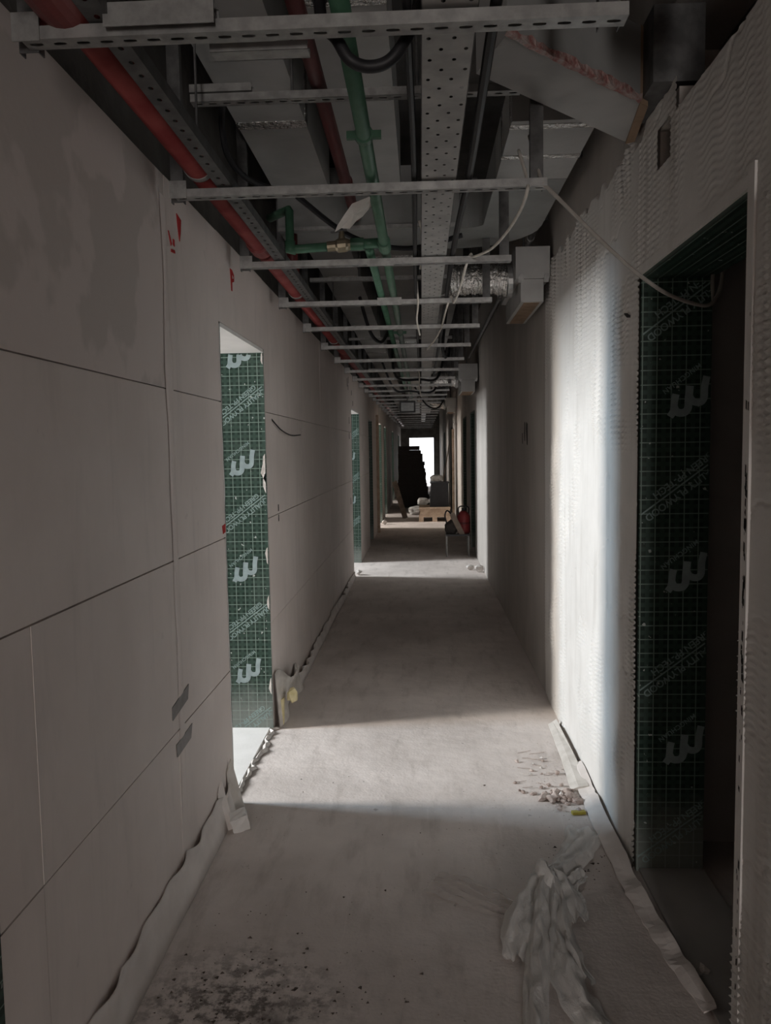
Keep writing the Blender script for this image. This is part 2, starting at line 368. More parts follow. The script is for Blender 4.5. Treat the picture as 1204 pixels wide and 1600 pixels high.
# left wall board panels, each with its own edges
def panels():
    zs = [0.0, 0.60, 1.185, 1.765, 2.475]
    runs = [(1.44, 3.30, [[1.44, 1.62, 2.58, 3.30], [1.44, 1.62, 2.60, 3.30], [1.44, 2.62, 3.30], [1.44, 2.64, 3.30]]),
            (4.24, 9.50, [[4.24, 5.7, 7.4, 9.5], [4.24, 6.3, 8.2, 9.5], [4.24, 5.5, 7.6, 9.5], [4.24, 6.6, 9.5]]),
            (10.7, 12.6, [[10.7, 12.6]] * 4), (13.5, 15.45, [[13.5, 15.45]] * 4)]
    for (a, b, rows) in runs:
        for r, ys in enumerate(rows):
            for y0, y1 in zip(ys, ys[1:]):
                g = 0.0018; gz = 0.0022
                z0 = zs[r] + (gz if r else 0); z1 = zs[r + 1] - gz
                proud = random.uniform(-0.0012, 0.0012)
                MB().box(LX - 0.012, LX + proud, y0 + (0 if y0 == a else g * 0.5), y1 - (0 if y1 == b else g * 0.5), z0, z1).build('wall_panel', GYP if r < 3 else GYPTOP if y0 < 2.6 else GYP, wl)
    for (y0, y1, z0, z1) in LD[1:4]:
        MB().box(LX - 0.012, LX, y0, y1, z1 + 0.002, 2.475).build('wall_panel', GYP, wl)
    MB().box(LX - 0.012, LX, -6, 0.56, 0, 2.475).build('wall_panel', GYP, wl)
    MB().box(LX - 0.012, LX, 0.56, 1.44, 2.102, 2.475).build('wall_panel', GYPTOP, wl)
    for y in (2.60,):                                   # skimmed ribbon over the vertical joint
        m = MB(); vs = []; k = 40
        for i in range(k + 1):
            z = 0.3 + 2.1 * i / k; w = 0.03 + 0.02 * mnoise.noise(Vector((z * 3, 0, 1)))
            for t in (-1, -0.4, 0.4, 1): vs.append((LX + 0.0013 + (0.0016 if abs(t) < 0.5 else 0), y + 0.02 + t * w, z))
        m.add(vs, [(i * 4 + j, i * 4 + j + 1, i * 4 + j + 5, i * 4 + j + 4) for i in range(k) for j in range(3)])
        m.build('joint_filler', GYP, wl)
panels()
def wall_patch(name, mat, pts, parent, x=LX, d=0.0022, label=None):
    """thin flat piece on the left wall face from (y, z) points"""
    m = MB(); k = len(pts)
    m.add([(x + d, y, z) for y, z in pts] + [(x, y, z) for y, z in pts], [tuple(range(k))] + [(i, (i + 1) % k, k + (i + 1) % k, k + i) for i in range(k)])
    o = m.build(name, mat, parent)
    if label: o['label'] = label
    return o
wall_patch('tape_patch', TAPE, [(2.52, 0.655), (2.69, 0.675), (2.705, 0.725), (2.52, 0.70)], wl, d=0.003, label='grey tape patch above the low joint')
wall_patch('tape_patch', TAPE, [(2.555, 0.515), (2.71, 0.525), (2.73, 0.572), (2.55, 0.56)], wl, d=0.003, label='grey tape patch below the low joint')
wall_patch('paint_mark', SPRAY, [(2.765, 2.385), (2.815, 2.375), (2.805, 2.33), (2.79, 2.295), (2.775, 2.34)], wl, label='red paint dash')
wall_patch('paint_mark', SPRAY, [(2.665, 2.30), (2.672, 2.30), (2.70, 2.265), (2.69, 2.255)], wl)
wall_patch('paint_mark', SPRAY, [(2.69, 2.245), (2.73, 2.25), (2.735, 2.24), (2.69, 2.235)], wl)
wall_patch('paint_mark', SPRAY, [(2.715, 2.285), (2.73, 2.285), (2.73, 2.262), (2.715, 2.265)], wl)
for q in ([(3.53, 2.37), (3.565, 2.37), (3.56, 2.275), (3.545, 2.275)], [(3.565, 2.37), (3.60, 2.355), (3.60, 2.34), (3.565, 2.355)], [(3.565, 2.33), (3.60, 2.34), (3.60, 2.325), (3.565, 2.315)]):
    wall_patch('paint_mark', SPRAY, q, wl)
wall_patch('paint_mark', SPRAY, [(3.25, 1.24), (3.30, 1.245), (3.30, 1.21), (3.26, 1.205)], wl, label='red paint dab at the door edge')
for (y, z, s) in ((9.05, 2.33, .05), (9.2, 2.37, .04), (9.15, 2.28, .03), (9.6, 2.25, .03), (9.75, 2.13, .03), (9.2, 1.9, .04), (9.2, 1.72, .04), (4.55, 1.22, .02), (4.55, 1.16, .02), (9.25, 0.95, .04)):
    wall_patch('scuff_mark', INK, [(y - s * .5, z - s), (y + s * .5, z - s * .8), (y + s * .4, z + s), (y - s * .4, z + s)], wl)

# combed plaster on the right wall: real trowel ridges
def combed(y0, y1, ztop, step_y=0.0105, step_z=0.0042):
    ny, nz = int((y1 - y0) / step_y) + 1, int(ztop / step_z) + 1
    ys = np.linspace(y0, y1, ny); zs = np.linspace(0, ztop, nz)
    Yg, Zg = np.meshgrid(ys, zs, indexing='ij')
    def n2(a, b, s):                                    # smooth value noise
        r = np.random.RandomState(s); g = r.rand(64, 64)
        ai, bi = np.floor(a).astype(int), np.floor(b).astype(int); fa, fb = a - ai, b - bi
        fa, fb = fa * fa * (3 - 2 * fa), fb * fb * (3 - 2 * fb)
        G = lambda i, j: g[i % 64, j % 64]
        return (G(ai, bi) * (1 - fa) + G(ai + 1, bi) * fa) * (1 - fb) + (G(ai, bi + 1) * (1 - fa) + G(ai + 1, bi + 1) * fa) * fb
    lam = 0.105
    ph = Yg / lam + 0.9 * n2(Yg * 3, Zg * 0.9, 1) + 0.35 * n2(Yg * 9, Zg * 2.5, 2)
    tri = 2 * np.abs(2 * (ph - np.floor(ph + 0.5))) - 1
    wave = 0.55 * np.sin(2 * PI * ph) + 0.35 * tri
    amp = 0.010 + 0.013 * n2(Yg * 5, Zg * 1.2, 3)
    v = (Zg + amp * wave + 0.05 * n2(Yg * 2.2, Zg * 1.6, 4)) / (0.0205)
    fr = v - np.floor(v)
    ridge = np.exp(-((fr - 0.5) / 0.15) ** 2)
    col = np.clip(1.6 * np.abs(np.sin(PI * (Yg / 0.37 + 0.4 * n2(Yg * 2, Zg, 8)))) - 0.25, 0, 1)   # strokes side by side
    mask = np.clip((n2(Yg * 3.0, Zg * 2.2, 5) - 0.28) * 3.0, 0, 1) * (0.35 + 0.65 * col)
    soft = np.clip((n2(Yg * 7.0, Zg * 4.0, 9) - 0.18) * 2.6, 0, 1)
    mask = mask * np.where((Zg > 2.10) & (Yg < 2.78), 0.35, 1.0) * np.where(Yg < 1.9, 1.1, 1.0)
    disp = 0.0135 * ridge * mask * soft + 0.004 * n2(Yg * 6, Zg * 3, 6) + 0.006 * n2(Yg * 1.6, Zg * 0.9, 7) * (Yg > 0)
    # smears where a stroke ends
    sm = v * 0.07 + 0.6 * n2(Yg * 4, Zg * 3, 11) + Yg * 1.3
    fr2 = sm - np.floor(sm); disp -= 0.006 * np.exp(-((fr2 - 0.5) / 0.014) ** 2) * np.clip(2 * n2(Yg * 4, Zg * 4, 12) - 0.7, 0, 1)
    edge = np.clip((ys - y0) / 0.02, 0, 1) * np.clip((y1 - ys) / 0.25, 0, 1)
    tb = np.clip((ztop - 0.03 - Zg + 0.06 * n2(Yg * 14, Zg * 0, 13)) / 0.02, 0, 1)
    X = RX + 0.006 - (0.006 + disp) * edge[:, None] * tb
    X = np.where(tb <= 0, RX + 0.006, X)
    keep = np.ones((ny - 1, nz - 1), bool)
    yc, zc = (ys[:-1] + ys[1:]) / 2, (zs[:-1] + zs[1:]) / 2
    for (a, b, c, e) in [(1.88, 2.80, -1, 2.14), (0.9, 2.42, 2.535, 3.0), (2.47, 2.60, 2.42, 2.54)]:
        keep &= ~(((yc > a) & (yc < b))[:, None] & ((zc > c) & (zc < e))[None, :])
    idx = np.arange(ny * nz).reshape(ny, nz)
    q = np.stack([idx[:-1, :-1], idx[:-1, 1:], idx[1:, 1:], idx[1:, :-1]], -1)[keep]
    me = bpy.data.meshes.new('combed_plaster')
    co = np.stack([X, Yg, Zg], -1).reshape(-1, 3); co[:, 0] -= RX
    me.vertices.add(len(co)); me.vertices.foreach_set('co', co.astype(np.float32).ravel())
    me.loops.add(q.size); me.loops.foreach_set('vertex_index', q.astype(np.int32).ravel())
    me.polygons.add(len(q)); me.polygons.foreach_set('loop_start', np.arange(0, q.size, 4, dtype=np.int32))
    me.polygons.foreach_set('loop_total', np.full(len(q), 4, np.int32))
    me.polygons.foreach_set('use_smooth', np.ones(len(q), bool))
    me.update(calc_edges=True); me.validate(); me.materials.append(COMB)
    o = bpy.data.objects.new('combed_plaster', me); COL.objects.link(o); o.parent = wr
combed(1.0, 4.95, 2.63)
for q in ([(5.85, 1.73), (5.88, 1.74), (5.90, 1.66), (5.88, 1.60), (5.86, 1.60)], [(5.99, 1.66), (6.01, 1.66), (6.01, 1.58), (5.99, 1.58)], [(5.72, 1.72), (5.78, 1.735), (5.80, 1.69), (5.75, 1.57), (5.72, 1.57)], [(2.905, 2.02), (2.945, 2.035), (2.945, 2.03), (2.905, 2.012)]):
    m = MB(); k = len(q); m.add([(RX + 0.0018 if q[0][0] > 4 else RX - 0.018, y, z) for y, z in q] + [(RX + 0.005, y, z) for y, z in q], [tuple(range(k))] + [(i, (i + 1) % k, k + (i + 1) % k, k + i) for i in range(k)])
    m.build('marker_stroke', INK, wr)

# door linings of green plywood, white heads, sills
def text_mesh(body, size, spacing=1.0):
    cu = bpy.data.curves.new('t', 'FONT'); cu.body = body; cu.size = size; cu.align_x = 'CENTER'; cu.align_y = 'CENTER'; cu.space_character = spacing; cu.offset = size * 0.022
    o = bpy.data.objects.new('t', cu); COL.objects.link(o)
    bpy.context.view_layer.update()
    me = bpy.data.meshes.new_from_object(o.evaluated_get(bpy.context.evaluated_depsgraph_get()))
    vs = [v.co.copy() for v in me.vertices]; fs = [tuple(p.vertices) for p in me.polygons]
    bpy.data.objects.remove(o); bpy.data.meshes.remove(me); bpy.data.curves.remove(cu)
    return vs, fs
T_A = text_mesh('GREEN PP-TECH', 0.035, 0.98); T_B = text_mesh('PREMIUM QUALITY PLYWOOD', 0.035, 0.98); T_C = text_mesh('MINGCHUAN', 0.024, 1.1)
ANG = math.radians(217)
def ribbon(path, w):
    P = smoothpath([(a, b, 0) for a, b in path], 5); vs = []
    for i, p in enumerate(P):
        t = (P[min(i + 1, len(P) - 1)] - P[max(i - 1, 0)]).normalized()
        nrm = Vector((-t.y, t.x, 0)); vs += [p + nrm * w, p - nrm * w]
    return vs, [(2 * i, 2 * i + 1, 2 * i + 3, 2 * i + 2) for i in range(len(P) - 1)]
LOGO = [ribbon([(-0.064, -0.066), (-0.052, -0.045), (-0.049, -0.012), (-0.044, 0.012)], 0.0125),
        ribbon([(-0.052, -0.030), (-0.040, -0.050), (-0.017, -0.052), (-0.003, -0.038), (-0.001, -0.005), (0.003, 0.040)], 0.0135),
        ribbon([(-0.001, 0.010), (0.012, -0.012), (0.036, -0.018), (0.051, -0.004), (0.053, 0.035), (0.060, 0.072)], 0.0125)]
def lining(idx, side, y0, y1, ztop, text_z=None, logo_z=None, tx=0, lx=0, sa_=0.0, sb_=0.0, far=False):
    """door_<n>: jamb panels, head, sill; print on the far jamb that faces the camera"""
    xa, xb = (LB, LX) if side < 0 else (RX, RB)
    d = struct(empty('door_%d' % idx, ((xa + xb) / 2, (y0 + y1) / 2, 0)))
    t = 0.018
    jf = MB().box(xa, xb, y1 - t, y1 - 0.0005, 0, ztop).build('jamb_panel', PLY, d)
    jn = MB().box(xa, xb, y0 + 0.0005, y0 + t, 0, ztop).build('jamb_panel', PLY, d)
    MB().box(xa, xb, y0 + t, y1 - t, ztop - t, ztop - 0.0005).build('head_panel', WHITEP if side < 0 else PLY, d)
    if far: return d
    yf = y1 - t - 0.0006
    if text_z:
        m = MB(); lg = MB()
        ca, sa = math.cos(ANG), math.sin(ANG)
        def put(mb, vs, fs, ox, oz, off, rot=True):
            out = []
            for v in vs:
                a, b = v.x, v.y + off
                if rot: a, b = a * ca - b * sa, a * sa + b * ca
                out.append((ox + a, yf, oz + b))
            # keep whole faces that fall on the board
            for f in fs:
                if all(xa + 0.002 < out[i][0] < xb - 0.002 and 0.01 < out[i][2] < ztop - 0.03 for i in f):
                    mb.add([out[i] for i in f], [tuple(range(len(f)))])
        for z in text_z:
            put(m, [v + Vector((sa_, 0, 0)) for v in T_A[0]], T_A[1], tx, z, -0.024); put(m, [v + Vector((sb_, 0, 0)) for v in T_B[0]], T_B[1], tx, z, 0.023)
            k = 40
            put(m, [Vector((-0.22 + 0.44 * i / k, s * 0.0027, 0)) for i in range(k + 1) for s in (-1, 1)], [(2 * i, 2 * i + 1, 2 * i + 3, 2 * i + 2) for i in range(k)], tx, z, 0)
        for z in logo_z:
            for i, (vs, fs) in enumerate(LOGO):
                out = [(lx + v.x, yf - 0.0003 * (i + 1), z + v.y) for v in vs]
                for f in fs:
                    if all(xa < out[j][0] < xb and out[j][2] < ztop - 0.02 for j in f): lg.add([out[j] for j in f], [tuple(range(4))])
            put(m, *T_C, lx - 0.005, z + 0.040, -0.032)
        m.build('printed_lettering', PRINT, jf); lg.build('printed_logo', PRINTLOGO, jf)
    return d
dl = lining(1, -1, 3.30, 4.24, 2.10, [1.842, 1.255, 0.655, 0.07], [2.07, 1.49, 0.905, 0.335], -0.935, -0.975, 0.055, -0.01)
dr = lining(2, 1, 1.88, 2.80, 2.14, [2.02, 1.394, 0.76, 0.14], [1.715, 1.10, 0.472], 0.885, 0.930, -0.055, -0.10)
lining(3, -1, 0.56, 1.44, 2.10); 
lining(4, -1, 9.5, 10.7, 2.06, [1.75, 1.15, 0.55], [1.45, 0.85], -0.94, -0.975)
for i, (a, b, c, e) in enumerate(LD[3:]): lining(5 + i, -1, a, b, e, far=True)
for i, (a, b, c, e) in enumerate(RD[1:]): lining(10 + i, 1, a, b, e, far=True)
# sill strips and the broken plaster edge on the left threshold; chipped plaster along the jamb
def jag(mb, a, b, w, h, k, seed, flat_axis):
    r = random.Random(seed); A, B = Vector(a), Vector(b); vs = []
    for i in range(k + 1):
        p = A.lerp(B, i / k); ww = w * r.uniform(0.4, 1.3); hh = h * r.uniform(0.3, 1.2)
        o = Vector(flat_axis) * ww; up = Vector((0, 0, 1)) if abs(flat_axis[2]) < 0.5 else Vector((1, 0, 0))
        s = Vector(flat_axis) * w * r.uniform(-0.5, 0.5)
        vs += [p + s, p + s + o * 0.5 + up * hh, p + s + o]
    return mb.add(vs, [(i * 3 + j, i * 3 + j + 1, i * 3 + j + 4, i * 3 + j + 3) for i in range(k) for j in range(2)])
MB().box(LB, LX - 0.02, 3.318, 4.222, 0, 0.012).build('sill', WHITEP, dl)
jag(MB(), (LX - 0.03, 3.28, 0.004), (LX - 0.005, 4.23, 0.004), 0.028, 0.016, 26, 3, (1, 0, 0)).build('plaster_ridge', CHUNK, dl)
jag(MB(), (LX + 0.001, 4.222, 0.02), (LX + 0.001, 4.222, 2.09), 0.012, 0.004, 40, 5, (0, 1, 0)).build('chipped_edge', CHUNK, dl)
jag(MB(), (LX + 0.001, 3.296, 0.02), (LX + 0.001, 3.296, 2.09), 0.012, 0.004, 40, 6, (0, 1, 0)).build('chipped_edge', WHITEP, dl)
m = MB(); r = random.Random(9)
for (z, s) in ((1.46, .05), (1.38, .035), (0.98, .03), (2.05, .02), (0.72, .025), (0.25, .03)):
    vs = [(LX - 0.004 - s * r.uniform(0.4, 1) * abs(math.sin(k * PI / 5)) * 0.6, 4.2205, z + s * 1.6 * math.cos(k * PI / 5)) for k in range(6)]
    m.add(vs, [tuple(range(6))])
m.build('plaster_smear', CHUNK, dl)
MB().box(RX + 0.01, RB, 1.90, 2.78, 0, 0.012).build('sill', DARKROOM, dr)
# corner bead round the right opening, with smudges
bead = MB(); bead.box(RX - 0.010, RX + 0.006, 1.845, 1.882, 0, 2.185); bead.box(RX - 0.010, RX + 0.006, 1.882, 2.81, 2.135, 2.165)
bead.build('edge_trim', COMB, dr)
sm = MB(); r = random.Random(4)
for k in range(70):
    z = r.choice([r.uniform(0.05, 1.9), r.uniform(0.9, 1.5)]); s = r.uniform(0.004, 0.016); y = 1.868 - 0.012 * r.random() - 0.004
    sm.add([(RX - 0.0106, y - s * .25, z - s), (RX - 0.0106, y + s * .3, z - s * .6), (RX - 0.0106, y + s * .22, z + s), (RX - 0.0106, y - s * .3, z + s * .7)], [(0, 1, 2, 3)])
o = sm.build('smudge_marks', INK, dr); o['kind'] = 'stuff'

# ------------------------------------------------------------------ steel trapeze hangers
def strut_x(mb, x0, x1, y, z, w=0.041, h=0.025, slots=True, pitch=0.0467):
    """channel lying along x, open side up, slotted bottom seen from below"""
    k = int(round((x1 - x0) / pitch)); p = (x1 - x0) / k
    cells = []
    for i in range(k):
        a = x0 + i * p
        cells.append((a, a + p, y - w / 2, y + w / 2, (a + p / 2, y, 0.0135, 0.0055) if slots else None))
    mb.cells_with_holes(lambda u, v: (u, v, z), cells)
    mb.cells_with_holes(lambda u, v: (u, v, z + 0.002), [(a, b, c, e, hh) for a, b, c, e, hh in cells])
    for s in (-1, 1):
        ya, yb = sorted((y + s * w / 2, y + s * (w / 2 - 0.0022)))
        mb.box(x0, x1, ya, yb, z, z + h)
        yc, yd = sorted((y + s * (w / 2 - 0.0022), y + s * (w / 2 - 0.010)))
        mb.box(x0, x1, yc, yd, z + h - 0.0022, z + h)
    return mb
def strut_z(mb, x, y, z0, z1, w=0.041, d=0.024):
    mb.box(x - w / 2, x + w / 2, y - d / 2, y - d / 2 + 0.0025, z0, z1)
    for s in (-1, 1):
        a, b = sorted((x + s * w / 2, x + s * (w / 2 - 0.0025)))
        mb.box(a, b, y - d / 2, y + d / 2, z0, z1)
    return mb
ZB = 2.362                                               # underside of the lower crossbars
HY = [1.585, 2.545, 3.515, 4.46, 5.37, 6.33, 7.3, 8.25, 9.2, 10.15, 11.1, 12.05, 13.0, 14.0, 15.0, 16.0, 17.0, 18.0, 19.5, 21.0, 22.5, 24.0, 26.0, 28.0, 30.0]
ORD = ['nearest', 'second', 'third', 'fourth', 'fifth', 'sixth', 'seventh', 'eighth', 'ninth', 'tenth', 'eleventh', 'twelfth', 'thirteenth', 'fourteenth', 'fifteenth', 'sixteenth', 'seventeenth', 'eighteenth', 'nineteenth', 'twentieth', 'twenty-first', 'twenty-second', 'twenty-third', 'twenty-fourth', 'last']
HINT = ['under the big red coupling', 'with a white cable hung from its right end', 'just past the green valve', 'below the foil flexible duct', 'with a thin white cable tail below it']
GR = 'slotted steel trapeze hangers along the corridor ceiling'
def make_hanger(y, ztop):
    t = empty('trapeze_hanger', (-0.18, y, ZB))
    strut_x(MB(), -0.775, 0.402, y, ZB).build('crossbar', GALV, t)
    strut_z(MB(), -0.775 - 0.003, y + 0.033, ZB - 0.004, ZC).build('post', GALVD, t)
    strut_z(MB(), 0.375, y + 0.033, ZB + 0.002, ztop).build('post', GALVD, t)
    MB().box(-0.79, -0.735, y - 0.024, y - 0.0206, ZB - 0.004, ZB + 0.05).build('bracket', GALV, t)
    return t
h0, h4 = make_hanger(HY[0], 2.716), make_hanger(HY[4], ZC)
for i, y in enumerate(HY):
    o = h0 if i == 0 else h4 if i == 4 else copy_tree(h0 if i < 4 else h4)
    o.location = (-0.18, y, ZB)
    extra = HINT[i] if i < len(HINT) else 'carrying pipes and tray down the corridor'
    tag(o, '%s steel trapeze hanger from the camera, %s' % (ORD[i], extra), 'hanger', GR)
t = empty('splice_channel', (-0.48, 1.555, ZB + 0.026))
strut_x(MB(), -0.60, -0.385, 1.565, ZB + 0.0255, slots=False).build('channel', GALV, t)
MB().box(-0.60, -0.385, 1.541, 1.5435, ZB + 0.006, ZB + 0.05).build('cover_plate', GALV, t)
tag(t, 'short steel channel spliced on top of the nearest hanger crossbar', 'channel')
t = empty('loose_channel', (-0.35, 1.63, ZB))
strut_x(MB(), -0.42, -0.22, 1.66, ZB + 0.0, h=0.016, slots=False).build('channel', GALV, t)
tag(t, 'short plain steel channel tucked behind the nearest crossbar', 'channel')
for i, y in enumerate((2.655, 5.42, 8.3, 11.4)):
    t = empty('upper_hanger', (-0.2, y, 2.70))
    strut_x(MB(), -0.745, 0.335, y, 2.70).build('crossbar', GALV, t)
    for x in (-0.41, 0.0): MB().tube([(x, y, 2.70), (x, y, ZC)], 0.005, 6).build('threaded_rod', GALVD, t)
    if i == 0: strut_x(MB(), -0.745, -0.54, y - 0.008, 2.727, slots=False).build('splice', GALV, t)
    tag(t, ['nearest upper crossbar under the pale ducts, with slotted underside', 'upper crossbar behind the crosswise duct, carrying pipes', 'third upper crossbar, dim above the lower hangers', 'farthest upper crossbar in the dark end of the ceiling'][i], 'hanger', 'upper crossbars on threaded rods')

# ------------------------------------------------------------------ ducts
DH, DTOP = 2.90, 3.22
def long_duct(name, x0, x1, y0, y1, z0, z1, tapes, label):
    t = empty(name, ((x0 + x1) / 2, y0, z0))
    MB().box(x0, x1, y0, y1, z0, z1).build('duct_body', DUCT, t)
    for ty in tapes:
        MB().box(x0 - 0.002, x1 + 0.002, ty - 0.035, ty + 0.035, z0 - 0.002, z1 + 0.002).build('foil_tape', FOIL, t)
    for s in (x0 + 0.12, x1 - 0.12): MB().tube([(s, (y0 + y1) / 2, z1), (s, (y0 + y1) / 2, ZC)], 0.006, 6).build('hanger_rod', GALVD, t)
    return tag(t, label, 'duct')
long_duct('air_duct', -0.745, -0.46, 0.6, 4.18, DH, DTOP, (2.18, 3.33), 'pale rectangular air duct above the thick red pipe')
long_duct('air_duct', -0.345, -0.09, 0.6, 4.18, DH, DTOP, (2.45,), 'narrow pale air duct above the green pipe')
long_duct('air_duct', -0.745, -0.46, 4.75, 30, DH, DTOP, (6.2, 8.6, 11), 'pale left duct running on beyond the crosswise duct')
long_duct('air_duct', -0.345, -0.04, 4.75, 30, DH, DTOP, (5.6, 7.3, 10), 'pale middle duct running on beyond the crosswise duct')
long_duct('air_duct', 0.18, 0.34, 6.2, 30, DH, DTOP, (7.0, 9.6), 'pale slim duct far along the right of the ceiling')
# L shaped duct: runs along the right wall, bends, crosses the corridor
t = empty('elbow_duct', (0.4, 3.4, 2.72))
ox, oy = 0.33, 4.22; arc_o = []; arc_i = []
for k in range(9):
    a = k / 8 * PI / 2
    arc_o.append((0.22 + 0.43 * math.cos(a), 4.27 + 0.43 * math.sin(a) * 1.0)); arc_i.append((0.22 + 0.12 * math.cos(a), 4.27 - 0.05 + 0.12 * math.sin(a) * 0.5))
MB().prism([(0.34, 2.93), (0.65, 2.93), (0.65, 3.55), (0.34, 3.55)], 2.72, 2.90).build('straight_run', DUCT, t)
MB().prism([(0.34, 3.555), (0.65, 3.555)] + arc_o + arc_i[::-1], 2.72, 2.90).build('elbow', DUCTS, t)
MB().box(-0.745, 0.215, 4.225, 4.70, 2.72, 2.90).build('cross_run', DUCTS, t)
for y in (2.98, 3.28): MB().box(0.338, 0.652, y - 0.02, y + 0.02, 2.718, 2.902).build('foil_tape', FOIL, t)
MB().box(-0.747, 0.217, 4.221, 4.24, 2.717, 2.735).build('edge_angle', GALV, t)
for (x, y) in ((0.6, 3.2), (-0.3, 4.5)): MB().tube([(x, y, 2.9), (x, y, ZC)], 0.006, 6).build('hanger_rod', GALVD, t)
tag(t, 'grey duct that bends from the right wall across the corridor above the green valve', 'duct')
# slanting branch box over the right doorway
t = empty('branch_duct', (0.45, 2.5, 2.62))
lo = [(0.235, 2.13, 2.62), (0.695, 2.55, 2.615), (0.735, 2.88, 2.615), (0.17, 2.34, 2.62)]
m = MB(); m.hexa(lo, [(x, y, 2.835) for x, y, z in lo]); m.mi = [0] * 6
m.mi[2] = 1  # near side gets the darker facing, its shade painted into the colour
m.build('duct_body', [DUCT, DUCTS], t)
e = MB(); e.hexa([(0.690, 2.545, 2.609), (0.722, 2.575, 2.609), (0.757, 2.86, 2.609), (0.730, 2.878, 2.609)], [(0.690, 2.545, 2.84), (0.722, 2.575, 2.84), (0.757, 2.86, 2.84), (0.730, 2.878, 2.84)])
e.build('end_flange', BROWN, t)
r = random.Random(3); fl = MB(); vs = []; k = 26
A, B = Vector((0.232, 2.122, 2.622)), Vector((0.692, 2.542, 2.617))
for i in range(k + 1):
    p = A.lerp(B, i / k); w = r.uniform(0.4, 1.3)
    vs += [p + Vector((0.004, -0.004, 0.018 * w)), p + Vector((0, -0.010 * r.random(), -0.004)), p + Vector((-0.004, 0.012 * w, -0.004 - 0.004 * r.random()))]
fl.add(vs, [(i * 3 + j, i * 3 + j + 1, i * 3 + j + 4, i * 3 + j + 3) for i in range(k) for j in range(2)])
o = fl.build('torn_tape', RUST, t); o['label'] = 'torn reddish foil tape along the lower edge'
MB().box(0.70, 0.85, 2.445, 2.745, 2.625, 2.845).build('wall_collar', GALVD, t)
MB().tube([(0.45, 2.5, 2.83), (0.45, 2.5, ZC)], 0.006, 6).build('hanger_rod', GALVD, t)
tag(t, 'slanting pale branch duct ending at the right wall above the doorway', 'duct')
def plenum(x0, x1, y0, y1, z0, z1, label, flex):
    t = empty('plenum_box', ((x0 + x1) / 2, (y0 + y1) / 2, z0))
    dz = (z1 - z0) * 0.42
    MB().box(x0, x1, y0, y1, z0 + dz, z1).build('box_top', DUCT, t)
    m = MB(); a, b = x0 + 0.03, x1 - 0.035
    m.hexa([(a, y0 + 0.01, z0), (b, y0 + 0.01, z0), (b, y1 - 0.02, z0), (a, y1 - 0.02, z0)], [(a, y0 + 0.01, z0 + dz - 0.002), (b, y0 + 0.01, z0 + dz - 0.002), (b, y1 - 0.02, z0 + dz - 0.002), (a, y1 - 0.02, z0 + dz - 0.002)])
    m.build('box_neck', DUCT, t)
    MB().box(a + 0.02, b - 0.02, y0 + 0.035, y1 - 0.05, z0 - 0.004, z0 - 0.0005).build('brown_liner', BROWN, t)
    for x in (x0 + 0.03, x1 - 0.02): MB().obb((x, y0 - 0.004, z0 + dz), (0.014, 0, 0), (0, 0.004, 0), (0.004, 0, 0.024)).build('clip', GALV, t)
    MB().tube([((x0 + x1) / 2, (y0 + y1) / 2, z1), ((x0 + x1) / 2, (y0 + y1) / 2, ZC)], 0.006, 6).build('hanger_rod', GALVD, t)
    tag(t, label, 'duct')
    if flex:
        pts = []; rad = []
        for k in range(61):
            u = k / 60; pts.append((x0 - 0.002 - flex * u, y0 + 0.2 + 0.015 * math.sin(u * 7), z0 + 0.155 + 0.03 * u + 0.012 * math.sin(u * 5)))
            rad.append(0.088 + 0.004 * math.sin(k * 1.9) + 0.004 * math.sin(k * 0.7))
        f = empty('flexible_duct', (x0 - flex / 2, y0 + 0.2, z0 + 0.06))
        MB().tube(pts, rad, 20).build('foil_sleeve', FOIL, f, smooth=True)
        MB().tube([pts[0], (x0 - 0.03, y0 + 0.2, z0 + 0.155)], 0.097, 20).build('clamp_band', GALV, f)
        tag(f, 'shiny foil flexible duct joined to the %s' % ('nearer plenum box' if y0 < 6 else 'second plenum box' if y0 < 12 else 'farthest plenum box'), 'duct')
plenum(0.555, 0.75, 4.62, 5.45, 2.39, 2.70, 'pale plenum box with brown liner on the right wall past the lit strip', 0.36)
plenum(0.50, 0.75, 10.4, 11.2, 2.30, 2.66, 'pale plenum box high on the right wall far down the corridor', 0.35)
plenum(0.52, 0.75, 16.6, 17.3, 2.32, 2.62, 'farthest plenum box, small and dim at the right', 0.3)

# ------------------------------------------------------------------ pipes, tray, cables
t = empty('red_pipe', (-0.685, 0.5, 2.41))
MB().tube([(-0.685, 0.3, 2.445), (-0.685, 30, 2.445)], 0.0445, 24).build('pipe', RED, t, smooth=True)
for y in (1.52, 7.4, 13.4):
    MB().tube([(-0.685, y - 0.07, 2.445), (-0.685, y - 0.06, 2.445), (-0.685, y + 0.06, 2.445), (-0.685, y + 0.07, 2.445)], [0.05, 0.066, 0.066, 0.05], 24).build('coupling', RED, t, smooth=False)
for y in (1.45, 1.59):
    for a in (-0.062, 0.062): MB().tube([(-0.685 + a, y - 0.025, 2.405), (-0.685 + a, y + 0.025, 2.405)], 0.010, 6).build('coupling_bolt', RED, t)
MB().tube([(-0.685, 3.36, 2.445), (-0.685, 3.375, 2.445), (-0.685, 3.47, 2.445), (-0.685, 3.485, 2.445)], [0.046, 0.053, 0.053, 0.046], 24).build('coupling', RED, t)
for y in (2.49, 4.41, 6.3):
    MB().tube([(-0.685, y - 0.012, 2.445), (-0.685, y + 0.012, 2.445)], 0.0475, 24).build('pipe_clamp', GALV, t)
    MB().tube([(-0.685, y, 2.49), (-0.685, y, 2.90)], 0.004, 6).build('clamp_rod', GALVD, t)
tag(t, 'thick red sprinkler pipe running along the upper left of the corridor', 'pipe')
t = empty('thin_red_pipe', (-0.325, 0.5, 2.73))
